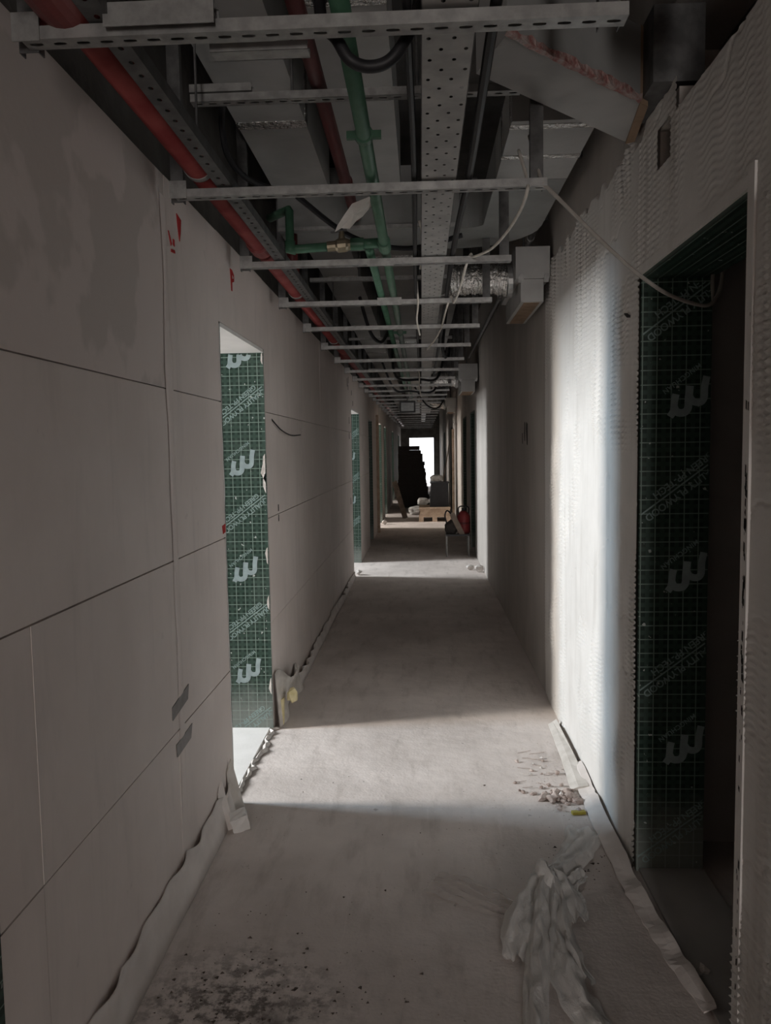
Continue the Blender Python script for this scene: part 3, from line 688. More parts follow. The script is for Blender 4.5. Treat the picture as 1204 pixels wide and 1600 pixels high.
MB().tube([(-0.325, 0.3, 2.755), (-0.325, 4.05, 2.755)], 0.026, 18).build('pipe', REDD, t, smooth=True)
MB().tube([(-0.325, 4.05, 2.755), (-0.325, 4.12, 2.755)], 0.032, 18).build('end_cap', REDD, t)
MB().tube([(-0.325, 3.6, 2.755), (-0.325, 3.68, 2.755)], 0.031, 18).build('coupling', REDD, t)
tag(t, 'thin dark red pipe in the dark gap between the two pale ducts', 'pipe')
t = empty('red_riser', (-0.685, 4.30, 2.49))
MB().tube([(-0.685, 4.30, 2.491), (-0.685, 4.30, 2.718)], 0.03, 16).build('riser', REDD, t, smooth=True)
MB().tube([(-0.685, 4.30, 2.4905), (-0.685, 4.30, 2.54)], 0.037, 16).build('end_cap', REDD, t)
tag(t, 'short dark red upright pipe rising from the thick red pipe behind the green elbow', 'pipe')
GZ = 2.418
t = empty('green_water_pipe', (-0.148, 0.5, GZ - 0.02))
MB().tube([(-0.150, 0.3, GZ), (-0.146, 3.36, GZ), (-0.146, 14, GZ)], 0.0205, 18).build('main_pipe', GREEN, t, smooth=True)
MB().tube([(-0.146, 3.33, GZ), (-0.146, 3.45, GZ)], 0.027, 18).build('tee', GREEN, t)
MB().tube([(-0.215, 3.43, GZ), (-0.215, 14, GZ)], 0.019, 16).build('return_pipe', GREEN, t, smooth=True)
MB().tube([(-0.165, 3.40, GZ + 0.01), (-0.26, 3.40, GZ + 0.008)], 0.021, 16).build('branch_socket', GREEN, t, smooth=True)
MB().tube([(-0.235, 3.40, GZ + 0.008), (-0.29, 3.40, GZ + 0.008)], 0.026, 16).build('union', GREEN, t)
MB().tube([(-0.385, 3.40, GZ), (-0.535, 3.41, GZ - 0.004), (-0.548, 3.41, GZ), (-0.552, 3.41, GZ + 0.014), (-0.552, 3.41, GZ + 0.16)], 0.0185, 16).build('branch_pipe', GREEN, t, smooth=True)
MB().tube([(-0.530, 3.41, GZ - 0.004), (-0.552, 3.41, GZ - 0.004), (-0.552, 3.41, GZ + 0.03)], 0.024, 16).build('elbow', GREEN, t, smooth=True)
MB().tube([(-0.552, 3.41, GZ + 0.14), (-0.556, 3.42, GZ + 0.165), (-0.60, 3.47, GZ + 0.167), (-0.66, 3.54, GZ + 0.167)], 0.018, 14).build('upper_elbow', GREEN, t, smooth=True)
MB().tube([(-0.29, 3.40, GZ + 0.006), (-0.30, 3.40, GZ + 0.006), (-0.31, 3.40, GZ + 0.006), (-0.345, 3.40, GZ + 0.003), (-0.355, 3.40, GZ + 0.003), (-0.39, 3.40, GZ)], [0.022, 0.024, 0.029, 0.029, 0.022, 0.022], 12).build('valve_body', BRASS, t)
MB().tube([(-0.328, 3.40, GZ + 0.02), (-0.328, 3.40, GZ + 0.062)], [0.016, 0.010], 10).build('valve_stem', BRASS, t)
MB().obb((-0.340, 3.40, GZ + 0.064), (0.034, 0, 0.004), (0, 0.008, 0), (0, 0, 0.003)).build('valve_handle', GALVD, t)
for y in (2.23, 5.9):
    MB().tube([(-0.148, y - 0.012, GZ), (-0.148, y + 0.012, GZ)], 0.026, 16).build('pipe_clamp', GREEN, t)
    for s in (-1, 1): MB().obb((-0.148 + s * 0.036, y, GZ), (0.012, 0, 0), (0, 0.008, 0), (0, 0, 0.010)).build('clamp_ear', GREEN, t)
tag(t, 'green plastic water pipe with brass valve branch along the ceiling', 'pipe')
t = empty('pipe_saddle', (-0.16, 4.45, ZB))
MB().box(-0.235, -0.10, 4.432, 4.4375, ZB - 0.006, ZB + 0.035).build('plate', GALV, t)
tag(t, 'small steel saddle plate on the fourth crossbar under the green pipes', 'bracket')
t = empty('pipe_saddle', (-0.2, 3.49, ZB))
MB().box(-0.225, -0.11, 3.487, 3.492, ZB - 0.008, ZB + 0.012).build('plate', GALV, t)
tag(t, 'small steel saddle plate on the third crossbar under the green pipes', 'bracket')
# perforated cable tray
t = empty('cable_tray', (0.065, 0.5, 2.392))
m = MB(); cells = []; TX0, TX1, TZ = 0.012, 0.118, 2.392
pw = (TX1 - TX0) / 4; py = 0.045; y = 0.4; i = 0
while y < 5.2:
    for j in range(4):
        a = TX0 + j * pw
        cells.append((a, a + pw, y, y + py, (a + pw / 2 + 0.003 * ((i // 2) % 2), y + py / 2, 0.0048, 0.0062) if (i + j) % 2 == 0 else None))
    y += py; i += 1
m.cells_with_holes(lambda u, v: (u, v, TZ), cells)
m.box(TX0, TX1, y, 24, TZ, TZ + 0.0015)
m.build('perforated_bottom', TRAY, t)
for x in (TX0 - 0.002, TX1): MB().box(x, x + 0.002, 0.4, 24, TZ, TZ + 0.05).build('side_rail', GALVD, t)
tag(t, 'perforated steel cable tray running down the middle of the ceiling', 'cable tray')
for j in range(3):
    pts = smoothpath([(0.032 + 0.03 * j + 0.006 * math.sin(k * 1.7 + j), 0.4 + k * 0.8, TZ + 0.014 + 0.003 * (j % 2)) for k in range(30)], 3)
    tag(MB().tube(pts, 0.009, 6).build('tray_cable', BLACK), 'dark cable lying inside the perforated cable tray', 'cable', 'cables inside the cable tray')
tag(MB().tube(smoothpath([(0.150, 0.4, 2.412), (0.154, 1.6, 2.402), (0.160, 2.5, 2.402), (0.148, 3.5, 2.402), (0.155, 6, 2.402), (0.15, 12, 2.402)], 8), 0.012, 8).build('thick_cable', BLACK), 'thick black cable running beside the right rail of the cable tray', 'cable')
tag(MB().tube(smoothpath([(-0.02, 0.4, 2.405), (-0.018, 1.6, 2.401), (-0.012, 2.5, 2.402), (-0.02, 4.5, 2.402), (-0.015, 9, 2.402)], 8), 0.009, 8).build('thick_cable', BLACK), 'thick black cable running beside the left rail of the cable tray', 'cable')
# slotted rail next to the red pipe
t = empty('slotted_rail', (-0.585, 0.5, 2.395))
m = MB(); cells = []; y = 0.5
while y < 8:
    cells.append((-0.636, -0.592, y, y + 0.06, (-0.614, y + 0.03, 0.006, 0.008))); y += 0.06
m.cells_with_holes(lambda u, v: (u, v, 2.391), cells)
m.box(-0.636, -0.592, y, 24, 2.391, 2.3925)
m.build('rail_bottom', GALVD, t)
for x in (-0.638, -0.592): MB().box(x, x + 0.002, 0.5, 24, 2.391, 2.425).build('rail_flange', GALVD, t)
tag(t, 'narrow slotted steel rail lying close beside the thick red pipe', 'rail')
# black hose looped under the nearest crossbar
hp = smoothpath([(-0.20, 1.72, 2.60), (-0.195, 1.67, 2.44), at(526, 62, 1, 1.65), at(545, 92, 1, 1.65), at(572, 104, 1, 1.66), at(603, 98, 1, 1.66), at(627, 72, 1, 1.66), (0.0, 1.68, 2.44), (0.03, 1.74, 2.62), (0.05, 1.95, 2.88)], 8)
t = empty('black_hose', hp[30]); MB().tube(hp, 0.0125, 14).build('hose', BLACK, t, smooth=True)
MB().tube([hp[4], hp[5], hp[6]], 0.0165, 12).build('tape_wrap', BLACKP, t)
tag(t, 'thick black hose sagging in a loop below the nearest crossbar', 'hose')
# drooping black cables near the left ducts
for k, pts in enumerate(([at(348, 150, 1, 2.9), at(347, 200, 1, 2.95), at(357, 245, 1, 3.0), at(385, 278, 1, 3.1), at(430, 296, 1, 3.3), at(480, 300, 1, 3.6)], [(-0.5, 3.3, 2.60), (-0.3, 3.6, 2.51), (-0.05, 3.75, 2.49), (0.2, 3.7, 2.53)])):
    tag(MB().tube(smoothpath(pts, 8), 0.012, 8).build('black_cable', BLACK), ['black cable sagging right of the thick red pipe', 'black cable sagging across the corridor behind the second hanger'][k], 'cable')
# white cables
def cable(pts, r, mat, label, k=6): return tag(MB().tube(smoothpath(pts, k), r, 8).build('white_cable' if mat is WCAB else 'grey_cable', mat, smooth=True), label, 'cable')
cable([(0.33, 2.66, 2.52), (0.345, 2.57, 2.398), at(823, 300, 1, 2.50), at(812, 330, 1, 2.62), at(792, 362, 1, 2.9), at(768, 388, 1, 3.2), at(740, 401, 1, 3.46), (0.225, 3.50, 2.395), at(727, 418, 1, 3.56), at(720, 445, 1, 3.8), at(709, 473, 1, 4.35), (0.175, 4.44, 2.395), at(697, 483, 1, 4.50), at(690, 510, 1, 5.0), (0.15, 5.34, 2.37), at(680, 530, 1, 5.5), at(666, 547, 1, 5.7)], 0.0055, WCAB, 'white cable drooping from hanger to hanger beside the cable tray')
cable([at(655, 345, 1, 4.1), at(660, 370, 1, 4.1), at(661, 398, 1, 4.1), at(656, 420, 1, 4.2)], 0.006, WCAB, 'short white cable end left of the cable tray')
cable([at(651, 440, 1, 4.3), at(653, 475, 1, 4.4), at(651, 500, 1, 4.5), at(656, 524, 1, 4.5)], 0.005, WCAB, 'thin white cable tail hanging left of the cable tray')
cable([(-0.02, 8.262, 2.39), at(655, 588, 1, 8.215), at(655, 605, 1, 8.2), at(658, 620, 1, 8.2)], 0.007, WCAB, 'white cable tail hanging far down the corridor')
cable([(0.36, 2.62, 2.55), (0.385, 2.56, 2.40), at(848, 286, 1, 2.53), at(880, 318, 1, 2.57), at(930, 368, 1, 2.6), at(975, 410, 1, 2.62), at(1000, 431, 1, 2.62), at(1040, 458, 1, 2.64), at(1085, 475, 1, 2.66), at(1110, 475, 1, 2.68), at(1124, 452, 1, 2.70), at(1128, 425, 1, 2.72), at(1122, 412, 1, 2.74), at(1113, 432, 1, 2.74), at(1114, 470, 1, 2.72)], 0.0065, GCAB, 'grey cable slung from the second hanger into the right doorway')
cable([at(1128, 425, 1, 2.72), at(1140, 412, 1, 2.68), at(1160, 402, 1, 2.6), at(1172, 398, 1, 2.5)], 0.005, GCAB, 'grey cable tail crossing the top of the right doorway')
cable([(LX - 0.002, 4.42, 1.735), (LX + 0.012, 4.46, 1.71), (LX + 0.02, 4.62, 1.675), (LX + 0.02, 4.95, 1.652), (LX + 0.025, 5.3, 1.66)], 0.004, BLACK, 'short black wire curling out of the left wall past the door')
bpy.data.objects[-1] if False else None
for k, (pts, l) in enumerate((
        ([(-0.45, 6.0, 2.70), (-0.40, 6.4, 2.50), (-0.33, 6.7, 2.46), (-0.28, 7.2, 2.62), (-0.2, 7.6, 2.72)], 'black cable loop drooping past the sixth hanger, left of the green pipes'),
        ([(0.22, 6.6, 2.70), (0.20, 7.0, 2.44), (0.26, 7.5, 2.40), (0.30, 8.0, 2.60)], 'black cable loop drooping right of the cable tray past the seventh hanger'),
        ([(-0.3, 8.6, 2.72), (-0.27, 8.75, 2.36), (0.0, 8.85, 2.33), (0.19, 8.9, 2.35), (0.28, 9.0, 2.66)], 'black cable sagging across the ceiling past the eighth hanger'),
        ([(-0.5, 10.4, 2.7), (-0.35, 10.6, 2.36), (-0.15, 10.7, 2.34), (0.17, 10.8, 2.34), (0.25, 10.9, 2.60)], 'black cable sagging low beyond the tenth hanger'),
        ([(-0.1, 13.3, 2.6), (0.1, 13.4, 2.30), (0.3, 13.5, 2.26), (0.45, 13.6, 2.5)], 'black cable sagging low beyond the hanging lamp'))):
    tag(MB().tube(smoothpath(pts, 7), 0.014, 8).build('black_cable', BLACK), l, 'cable')
t = empty('flexible_duct', (0.1, 14.2, 2.38))
MB().tube([(-0.05 + 0.05 * q, 14.2 + 0.01 * math.sin(q), 2.50 - 0.012 * q) for q in range(10)], [0.09 + 0.008 * math.sin(q * 2.3) for q in range(10)], 14).build('foil_sleeve', FOIL, t, smooth=True)
MB().tube([(0.15, 14.2, 2.53), (0.15, 14.2, 2.9)], 0.006, 6).build('hanger_rod', GALVD, t)
tag(t, 'crumpled foil flexible duct hung across the dim ceiling beyond the lamp', 'duct')
# conduit on the right wall
t = empty('wall_conduit', (0.735, 2.6, 2.9))
MB().tube([(0.735, 2.80, 2.925), (0.735, 12, 2.925)], 0.019, 14).build('conduit', GALV, t, smooth=True)
for y in (3.3, 4.3, 5.3, 6.3, 7.3): MB().tube([(0.735, y, 2.925), (0.735, y + 0.07, 2.925)], 0.025, 14).build('coupling', GALV, t)
for y in (3.8, 4.8, 5.8): MB().box(0.735, RX + 0.002, y, y + 0.03, 2.90, 2.95).build('saddle_clip', GALVD, t)
tag(t, 'steel conduit along the top of the right wall', 'conduit')
# torn paper hanging by the valve
P = [at(px, py, 1, 2.72 + 0.02 * i) for i, (px, py) in enumerate([(582, 305), (550, 318), (538, 335), (527, 352), (523, 362), (533, 356), (546, 357), (556, 345), (566, 338), (577, 325), (588, 318)])]
m = MB(); cen = sum((Vector(p) for p in P), Vector()) / len(P) + Vector((0, -0.02, 0)); k = len(P)
vs = [cen] + P + [cen + Vector((0, 0.004, 0))] + [Vector(p) + Vector((0, 0.004, 0)) for p in P]
m.add(vs, [(0, 1 + i, 1 + (i + 1) % k) for i in range(k)] + [(k + 1, k + 2 + (i + 1) % k, k + 2 + i) for i in range(k)] + [(1 + i, k + 2 + i, k + 2 + (i + 1) % k, 1 + (i + 1) % k) for i in range(k)])
t = m.build('torn_scrap', PAPER); tag(t, 'torn grey scrap hanging from the second crossbar by the green pipe', 'scrap')
# black bag stuffed over the end of the nearest crossbar
bm = bmesh.new(); bmesh.ops.create_icosphere(bm, subdivisions=3, radius=1.0)
for v in bm.verts:
    nn = 1 + 0.28 * mnoise.noise(v.co * 1.7) + 0.10 * mnoise.noise(v.co * 5)
    v.co = Vector((v.co.x * 0.10, v.co.y * 0.13, v.co.z * 0.10)) * nn
me = bpy.data.meshes.new('black_bag'); bm.to_mesh(me); bm.free(); me.materials.append(BLACKP)
o = bpy.data.objects.new('black_bag', me); COL.objects.link(o); o.location = (0.655, 1.80, 2.665)
tag(o, 'crumpled black plastic bag tucked up beside the right end of the nearest crossbar', 'bag')

# ------------------------------------------------------------------ foam strips along the walls
def edge_strip(name, y0, y1, h, curl, seed, parent_label, side=-1):
    vs = []; k = max(20, int((y1 - y0) * 45)); sx = 1 if side < 0 else -1; x0 = LX if side < 0 else RX
    for i in range(k + 1):
        y = y0 + (y1 - y0) * i / k
        a = mnoise.noise(Vector((y * 2.6, seed, 0))); b = abs(mnoise.noise(Vector((y * 5.0, seed + 5, 0)))); c = mnoise.noise(Vector((y * 1.2, seed + 9, 0)))
        hh = h * (1 + 0.28 * a - 0.25 * b); cu = curl * max(0, 0.25 + b * 2 + c)
        prof = [(0.034 + 0.012 * c, 0.003), (0.026 + 0.01 * a, hh * 0.35), (0.012 + cu * 0.4, hh * 0.75), (0.005 + cu, hh)]
        for (dx, z) in prof: vs.append((x0 + sx * dx, y, z))
        for (dx, z) in prof[::-1]: vs.append((x0 + sx * max(0.0015, dx - 0.005), y, z))
    m = MB(); m.add(vs, [(i * 8 + j, i * 8 + (j + 1) % 8, (i + 1) * 8 + (j + 1) % 8, (i + 1) * 8 + j) for i in range(k) for j in range(8)] + [tuple(range(7, -1, -1)), tuple(k * 8 + j for j in range(8))])
    return tag(m.build(name, FOAM, smooth=True), parent_label, 'strip')
edge_strip('foam_strip', 1.48, 3.24, 0.155, 0.020, 1, 'pale foam edge strip along the foot of the left wall before the door')
edge_strip('foam_strip', 4.95, 9.4, 0.085, 0.03, 4, 'pale foam edge strip along the foot of the left wall past the door')
# peeled curl just past the left door
m = MB(); vs = []; K, J = 16, 6
for i in range(K + 1):
    y = 4.25 + 0.72 * i / K
    for j in range(J + 1):
        z = (0.30 - 0.16 * (i / K) + 0.03 * math.sin(i * 0.9)) * j / J
        vs.append((LX + 0.012 + 0.045 * (1 - j / J) * (0.5 + 0.5 * math.sin(i * 0.5)) + 0.075 * (j / J) ** 2 * math.sin(PI * i / K) ** 2, y, 0.004 + z))
nn_ = len(vs); vs2 = [(x - 0.005, y, z) for x, y, z in vs]
G = lambda i, j: i * (J + 1) + j
m.add(vs + vs2, [(G(i, j), G(i + 1, j), G(i + 1, j + 1), G(i, j + 1)) for i in range(K) for j in range(J)] + [(nn_ + G(i, j), nn_ + G(i, j + 1), nn_ + G(i + 1, j + 1), nn_ + G(i + 1, j)) for i in range(K) for j in range(J)] + [(G(i, J), G(i + 1, J), nn_ + G(i + 1, J), nn_ + G(i, J)) for i in range(K)])
tag(m.build('peeled_strip', PAPER, smooth=True), 'peeled curl of foam strip at the wall foot just past the left door', 'strip')
# flaps standing off the wall beside the near jamb of the left door
for k, (y, z0, z1, w, tlt) in enumerate(((3.04, 0.0, 0.21, 0.045, 0.02), (3.19, 0.0, 0.24, 0.05, 0.03))):
    m = MB()
    lo = [(LX + 0.008, y, z0), (LX + 0.03 + tlt, y + w, z0), (LX + 0.036 + tlt, y + w, z0), (LX + 0.014, y - 0.002, z0)]
    hi = [(LX + 0.002, y - 0.01, z1 * 0.8), (LX + 0.004 + tlt * 0.2, y + w * 0.6, z1), (LX + 0.008 + tlt * 0.2, y + w * 0.6, z1), (LX + 0.006, y - 0.012, z1 * 0.8)]
    m.hexa(lo, hi)
    tag(m.build('paper_flap', PAPER if k else FOAM), ['pale torn flap leaning on the left wall beside the foam strip', 'yellowish torn flap at the near corner of the left door'][k], 'scrap')
# flat foam strip lying along the right wall, across the dark doorway
m = MB(); vs = []; r = random.Random(11)
pl = [(0.700, 0.756, 3.72), (0.690, 0.752, 3.45), (0.683, 0.748, 3.27), (0.682, 0.746, 3.0), (0.684, 0.742, 2.75), (0.688, 0.744, 2.62), (0.700, 0.752, 2.45), (0.712, 0.762, 2.32), (0.722, 0.768, 2.22), (0.752, 0.785, 2.05)]
PA = smoothpath([(a, y, 0) for a, b, y in pl], 5); PB = smoothpath([(b, y, 0) for a, b, y in pl], 5)
for i, (a, b) in enumerate(zip(PA, PB)):
    w1, w2 = r.uniform(-.003, .003), r.uniform(-.003, .003)
    zz = 0.010 + 0.006 * math.sin(i * 0.8)
    vs += [(a.x + w1, a.y, 0.004), (a.x + w1, a.y, 0.010), ((a.x + b.x) / 2, a.y, 0.012 + zz), (b.x + w2, b.y, 0.022 + zz), (b.x + w2, b.y, 0.016 + zz)]
k = len(PA)
m.add(vs, [(i * 5 + j, i * 5 + (j + 1) % 5, (i + 1) * 5 + (j + 1) % 5, (i + 1) * 5 + j) for i in range(k - 1) for j in range(5)] + [(0, 1, 2, 3, 4), tuple((k - 1) * 5 + j for j in (4, 3, 2, 1, 0))])
tag(m.build('foam_strip', FOAM), 'pale foam strip lying loose on the floor across the dark right doorway', 'strip')
m = MB(); m.add([(0.69, 4.3, 0.006), (0.715, 4.3, 0.02), (0.735, 4.3, 0.035), (0.675, 3.8, 0.006), (0.705, 3.8, 0.022), (0.738, 3.8, 0.03), (0.655, 3.45, 0.006), (0.69, 3.45, 0.02), (0.735, 3.45, 0.026)] + [(0.69, 4.3, 0.001), (0.735, 4.3, 0.001), (0.735, 3.45, 0.001), (0.655, 3.45, 0.001), (0.675, 3.8, 0.001)],
      [(0, 1, 4, 3), (1, 2, 5, 4), (3, 4, 7, 6), (4, 5, 8, 7), (6, 7, 8, 11, 12), (0, 9, 10, 2, 1), (0, 3, 13, 9), (3, 6, 12, 13)])
tag(m.build('paper_strip', PAPER), 'dusty beige paper strip against the foot of the lit right wall', 'strip')

# ------------------------------------------------------------------ plastic film on the floor
def film_ribbon(mb, path, widths, folds, amp, seed, nx=22, k=12):
    P = smoothpath(path, k); Wd = smoothpath([(w, 0, 0) for w in widths], k); vs = []
    for i, p in enumerate(P):
        tg = (P[min(i + 1, len(P) - 1)] - P[max(i - 1, 0)]); tg.z = 0; tg.normalize()
        nr = Vector((-tg.y, tg.x, 0)); w = Wd[i].x
        for j in range(nx + 1):
            u = j / nx * 2 - 1
            drape = 1 - abs(u) ** 1.6
            z = p.z * (0.25 + 0.75 * drape) + amp * math.sin(u * PI * folds + i * 0.12 + seed) * (0.5 + 0.5 * drape) + 0.012 * mnoise.noise(Vector((p.x * 14 + u * 3, p.y * 14, seed))) + 0.010 * abs(mnoise.noise(Vector((u * 7 + i * 0.05, i * 0.13, seed + 7))))
            sh = 0.012 * mnoise.noise(Vector((i * 0.22, u * 2, seed + 3)))
            q = p + nr * (u * w / 2 + sh); vs.append((q.x, q.y, max(0.0035, z)))
    n_ = nx + 1
    return mb.add(vs, [(i * n_ + j, i * n_ + j + 1, (i + 1) * n_ + j + 1, (i + 1) * n_ + j) for i in range(len(P) - 1) for j in range(nx)])
m = MB()
film_ribbon(m, [(0.64, 3.08, 0.01), (0.585, 2.92, 0.025), (0.51, 2.78, 0.05), (0.43, 2.64, 0.085), (0.415, 2.58, 0.09)], [0.15, 0.13, 0.11, 0.07, 0.05], 2.5, 0.008, 1)
film_ribbon(m, [(0.42, 2.66, 0.09), (0.35, 2.53, 0.075), (0.295, 2.38, 0.06), (0.265, 2.25, 0.02)], [0.06, 0.12, 0.125, 0.07], 1.5, 0.010, 2)
film_ribbon(m, [(0.41, 2.62, 0.10), (0.365, 2.42, 0.09), (0.325, 2.22, 0.06), (0.29, 2.0, 0.04), (0.275, 1.75, 0.03)], [0.06, 0.065, 0.075, 0.07, 0.07], 1.2, 0.008, 3)
film_ribbon(m, [(0.43, 2.62, 0.10), (0.43, 2.46, 0.085), (0.425, 2.30, 0.06), (0.455, 2.14, 0.03)], [0.06, 0.075, 0.08, 0.05], 1.6, 0.012, 4)
film_ribbon(m, [(0.40, 2.36, 0.06), (0.40, 2.18, 0.05), (0.435, 2.02, 0.035), (0.50, 1.85, 0.02)], [0.05, 0.10, 0.10, 0.08], 1.3, 0.010, 5)
film_ribbon(m, [(0.44, 2.66, 0.08), (0.485, 2.58, 0.05), (0.50, 2.45, 0.02)], [0.07, 0.10, 0.05], 1.5, 0.010, 6)
film_ribbon(m, [(0.415, 2.70, 0.07), (0.40, 2.62, 0.115), (0.43, 2.55, 0.10)], [0.05, 0.11, 0.06], 2.0, 0.014, 7)
film_ribbon(m, [(0.56, 2.74, 0.02), (0.505, 2.66, 0.035), (0.47, 2.62, 0.03)], [0.05, 0.07, 0.05], 1.5, 0.01, 8)
tag(m.build('plastic_sheet', FILM, smooth=True), 'twisted translucent plastic sheet bunched on the floor at lower right', 'sheet')
m = MB()
film_ribbon(m, [(0.02, 2.69, 0.006), (0.10, 2.65, 0.010), (0.20, 2.57, 0.012), (0.32, 2.50, 0.014)], [0.15, 0.16, 0.14, 0.10], 4.5, 0.006, 9, nx=28)
tag(m.build('plastic_sheet', FILM2, smooth=True), 'flat dusty clear plastic film beside the twisted sheet', 'sheet')

# ------------------------------------------------------------------ rubble and crumbs
def rock_mesh(name, mat, seed, sub=1):
    bm = bmesh.new(); bmesh.ops.create_icosphere(bm, subdivisions=sub, radius=1.0)
    for v in bm.verts: v.co *= 1 + 0.55 * mnoise.noise(v.co * 1.3 + Vector((seed * 3.1, 0, 0)))
    me = bpy.data.meshes.new(name); bm.to_mesh(me); bm.free(); me.materials.append(mat); return me
rocks = [rock_mesh('rubble_stone', RUBB, s) for s in range(5)]; whites = [rock_mesh('plaster_crumb', CHUNK, s + 9) for s in range(3)]
r = random.Random(21)
def drop(name, me, x, y, s, label, cat, group):
    o = bpy.data.objects.new(name, me); COL.objects.link(o)
    o.scale = (s * r.uniform(0.9, 1.3), s * r.uniform(0.8, 1.1), s * r.uniform(0.55, 0.8)); o.rotation_euler = (0, 0, r.uniform(0, 6))
    lo = min(v.co.z for v in me.vertices); o.location = (x, y, -lo * o.scale.z * 0.85)
    return tag(o, label, cat, group)
for k in range(60):
    x = 0.61 + r.gauss(0, 0.04) if k < 40 else r.uniform(0.40, 0.66); y = 3.37 + r.gauss(0, 0.05) if k < 40 else r.uniform(3.34, 3.85) if k > 50 else 3.42 + r.gauss(0, 0.03)
    drop('rubble_stone', r.choice(rocks), min(x, 0.67), y, r.uniform(0.009, 0.024) if k < 40 else r.uniform(0.006, 0.013), 'brownish rubble lump heaped by the strip at the foot of the lit right wall', 'rubble', 'rubble lumps by the right wall')
for (x, y, s) in ((0.725, 3.29, 0.016), (0.70, 3.285, 0.011), (0.60, 3.39, 0.017), (0.585, 3.44, 0.012), (0.56, 3.70, 0.009), (0.50, 3.62, 0.008), (0.58, 3.82, 0.010), (0.53, 3.75, 0.008), (0.715, 3.46, 0.010)):
    drop('plaster_crumb', r.choice(whites), x, y, s, 'small white plaster crumb among the rubble by the right wall', 'rubble', 'white crumbs by the right wall')
for k in range(12):
    x, y, a = r.uniform(0.44, 0.60), r.uniform(3.40, 3.92), r.uniform(-0.6, 0.6); L = r.uniform(0.02, 0.045)
    o = MB().tube([(x - L * math.cos(a), y - L * math.sin(a), 0.0035), (x, y, 0.0035), (x + L * math.cos(a), y + L * math.sin(a), 0.006)], 0.0013, 5).build('wire_scrap', RUBB)
    tag(o, 'short thin wire scrap lying on the lit floor near the rubble', 'wire', 'wire scraps on the lit floor')
o = MB().obb((0.645, 3.225, 0.008), (0.028, 0.004, 0), (-0.002, 0.010, 0), (0, 0, 0.006)).build('yellow_scrap', YELL); tag(o, 'small yellow plastic scrap beside the rubble', 'scrap')
for (px, py, s) in ((1085, 1518, 0.02), (1100, 1512, 0.018)):
    p = at(px, py, 2, 0.02); drop('plaster_crumb', whites[0], p.x, p.y, s, 'pale plaster crumb on the sill of the dark right doorway', 'rubble', 'crumbs on the right sill')
t = MB().obb((-0.765, 3.07, 0.036), (0.030, 0.012, 0.010), (-0.010, 0.026, 0.006), (-0.006, -0.008, 0.034)).build('plaster_block', WHITEP)
bm = bmesh.new(); bm.from_mesh(t.data); bmesh.ops.subdivide_edges(bm, edges=bm.edges[:], cuts=2, use_grid_fill=True)
for v in bm.verts: v.co += Vector((mnoise.noise(v.co * 60), mnoise.noise(v.co * 60 + Vector((5, 0, 0))), mnoise.noise(v.co * 60 + Vector((0, 5, 0))))) * 0.006
bm.to_mesh(t.data); bm.free()
tag(t, 'broken white plaster block on the floor at the near corner of the left door', 'rubble')
o = drop('foam_lump', rock_mesh('foam_lump', YFOAM, 31, 2), -0.79, 4.33, 0.04, 'pale yellow foam lump by the far jamb of the left door', 'foam', None); o.location.z = 0.13
o.scale = (0.032, 0.03, 0.042); o.location = (LX + 0.085, 4.36, 0.15)
t = MB().obb((LX + 0.035, 4.31, 0.075), (0.012, 0, 0.004), (0, 0.016, 0), (0.0, 0.004, 0.072)).build('foam_stub', YFOAM); tag(t, 'upright yellowish foam stub at the far corner of the left door', 'foam')
for (x, y, s, l) in ((-0.80, 9.62, 0.05, 'white foam lump at the foot of the second left doorway'), (0.70, 9.75, 0.06, 'white foam lump on the floor at the right wall in the second light patch'), (0.60, 9.95, 0.05, 'smaller white foam lump beside the stool in the second light patch'), (-0.78, 16.2, 0.06, 'white foam lump at the foot of the far left doorway')):
    drop('foam_lump', whites[1], x, y, s, l, 'foam', None)
r2 = random.Random(5); m = MB()
def speck(m, x, y, s, dark=False):
    a = r2.uniform(0, 6)
    pts = [(x + s * math.cos(a + q * 2.1) * r2.uniform(.6, 1.2), y + s * math.sin(a + q * 2.1) * r2.uniform(.6, 1.2), 0.0006) for q in range(3)]
    m.add(pts + [(x, y, s * 0.6)], [(0, 1, 3), (1, 2, 3), (2, 0, 3)])
for k in range(900):
    x, y = r2.uniform(-0.80, 0.74), 1.9 + 7 * r2.random() ** 1.6
    if k % 3 == 0: x, y = 0.62 + r2.gauss(0, 0.1), 3.5 + r2.gauss(0, 0.3)
    if abs(x) < 0.76: speck(m, x, y, r2.uniform(0.0012, 0.0042))
o = m.build('floor_grit', RUBB); tag(o, 'fine rubble grit scattered over the dusty corridor floor', 'grit', kind='stuff')
m = MB()
for k in range(420):
    x, y = -0.50 + r2.gauss(0, 0.20), 2.08 + r2.gauss(0, 0.17)
    if k % 6 == 0: x, y = r2.uniform(-0.7, 0.7), r2.uniform(1.9, 3.6)
    if k % 5 == 0: x, y = 0.56 + r2.gauss(0, 0.06), 2.85 + r2.gauss(0, 0.08)
    if -0.78 < x < 0.70: speck(m, x, y, r2.choice((0.002, 0.003, 0.004, 0.008)) * r2.uniform(0.6, 1.3))
o = m.build('dirt_crumbs', SOIL); tag(o, 'dark dirt crumbs spattered on the near floor', 'dirt', kind='stuff')

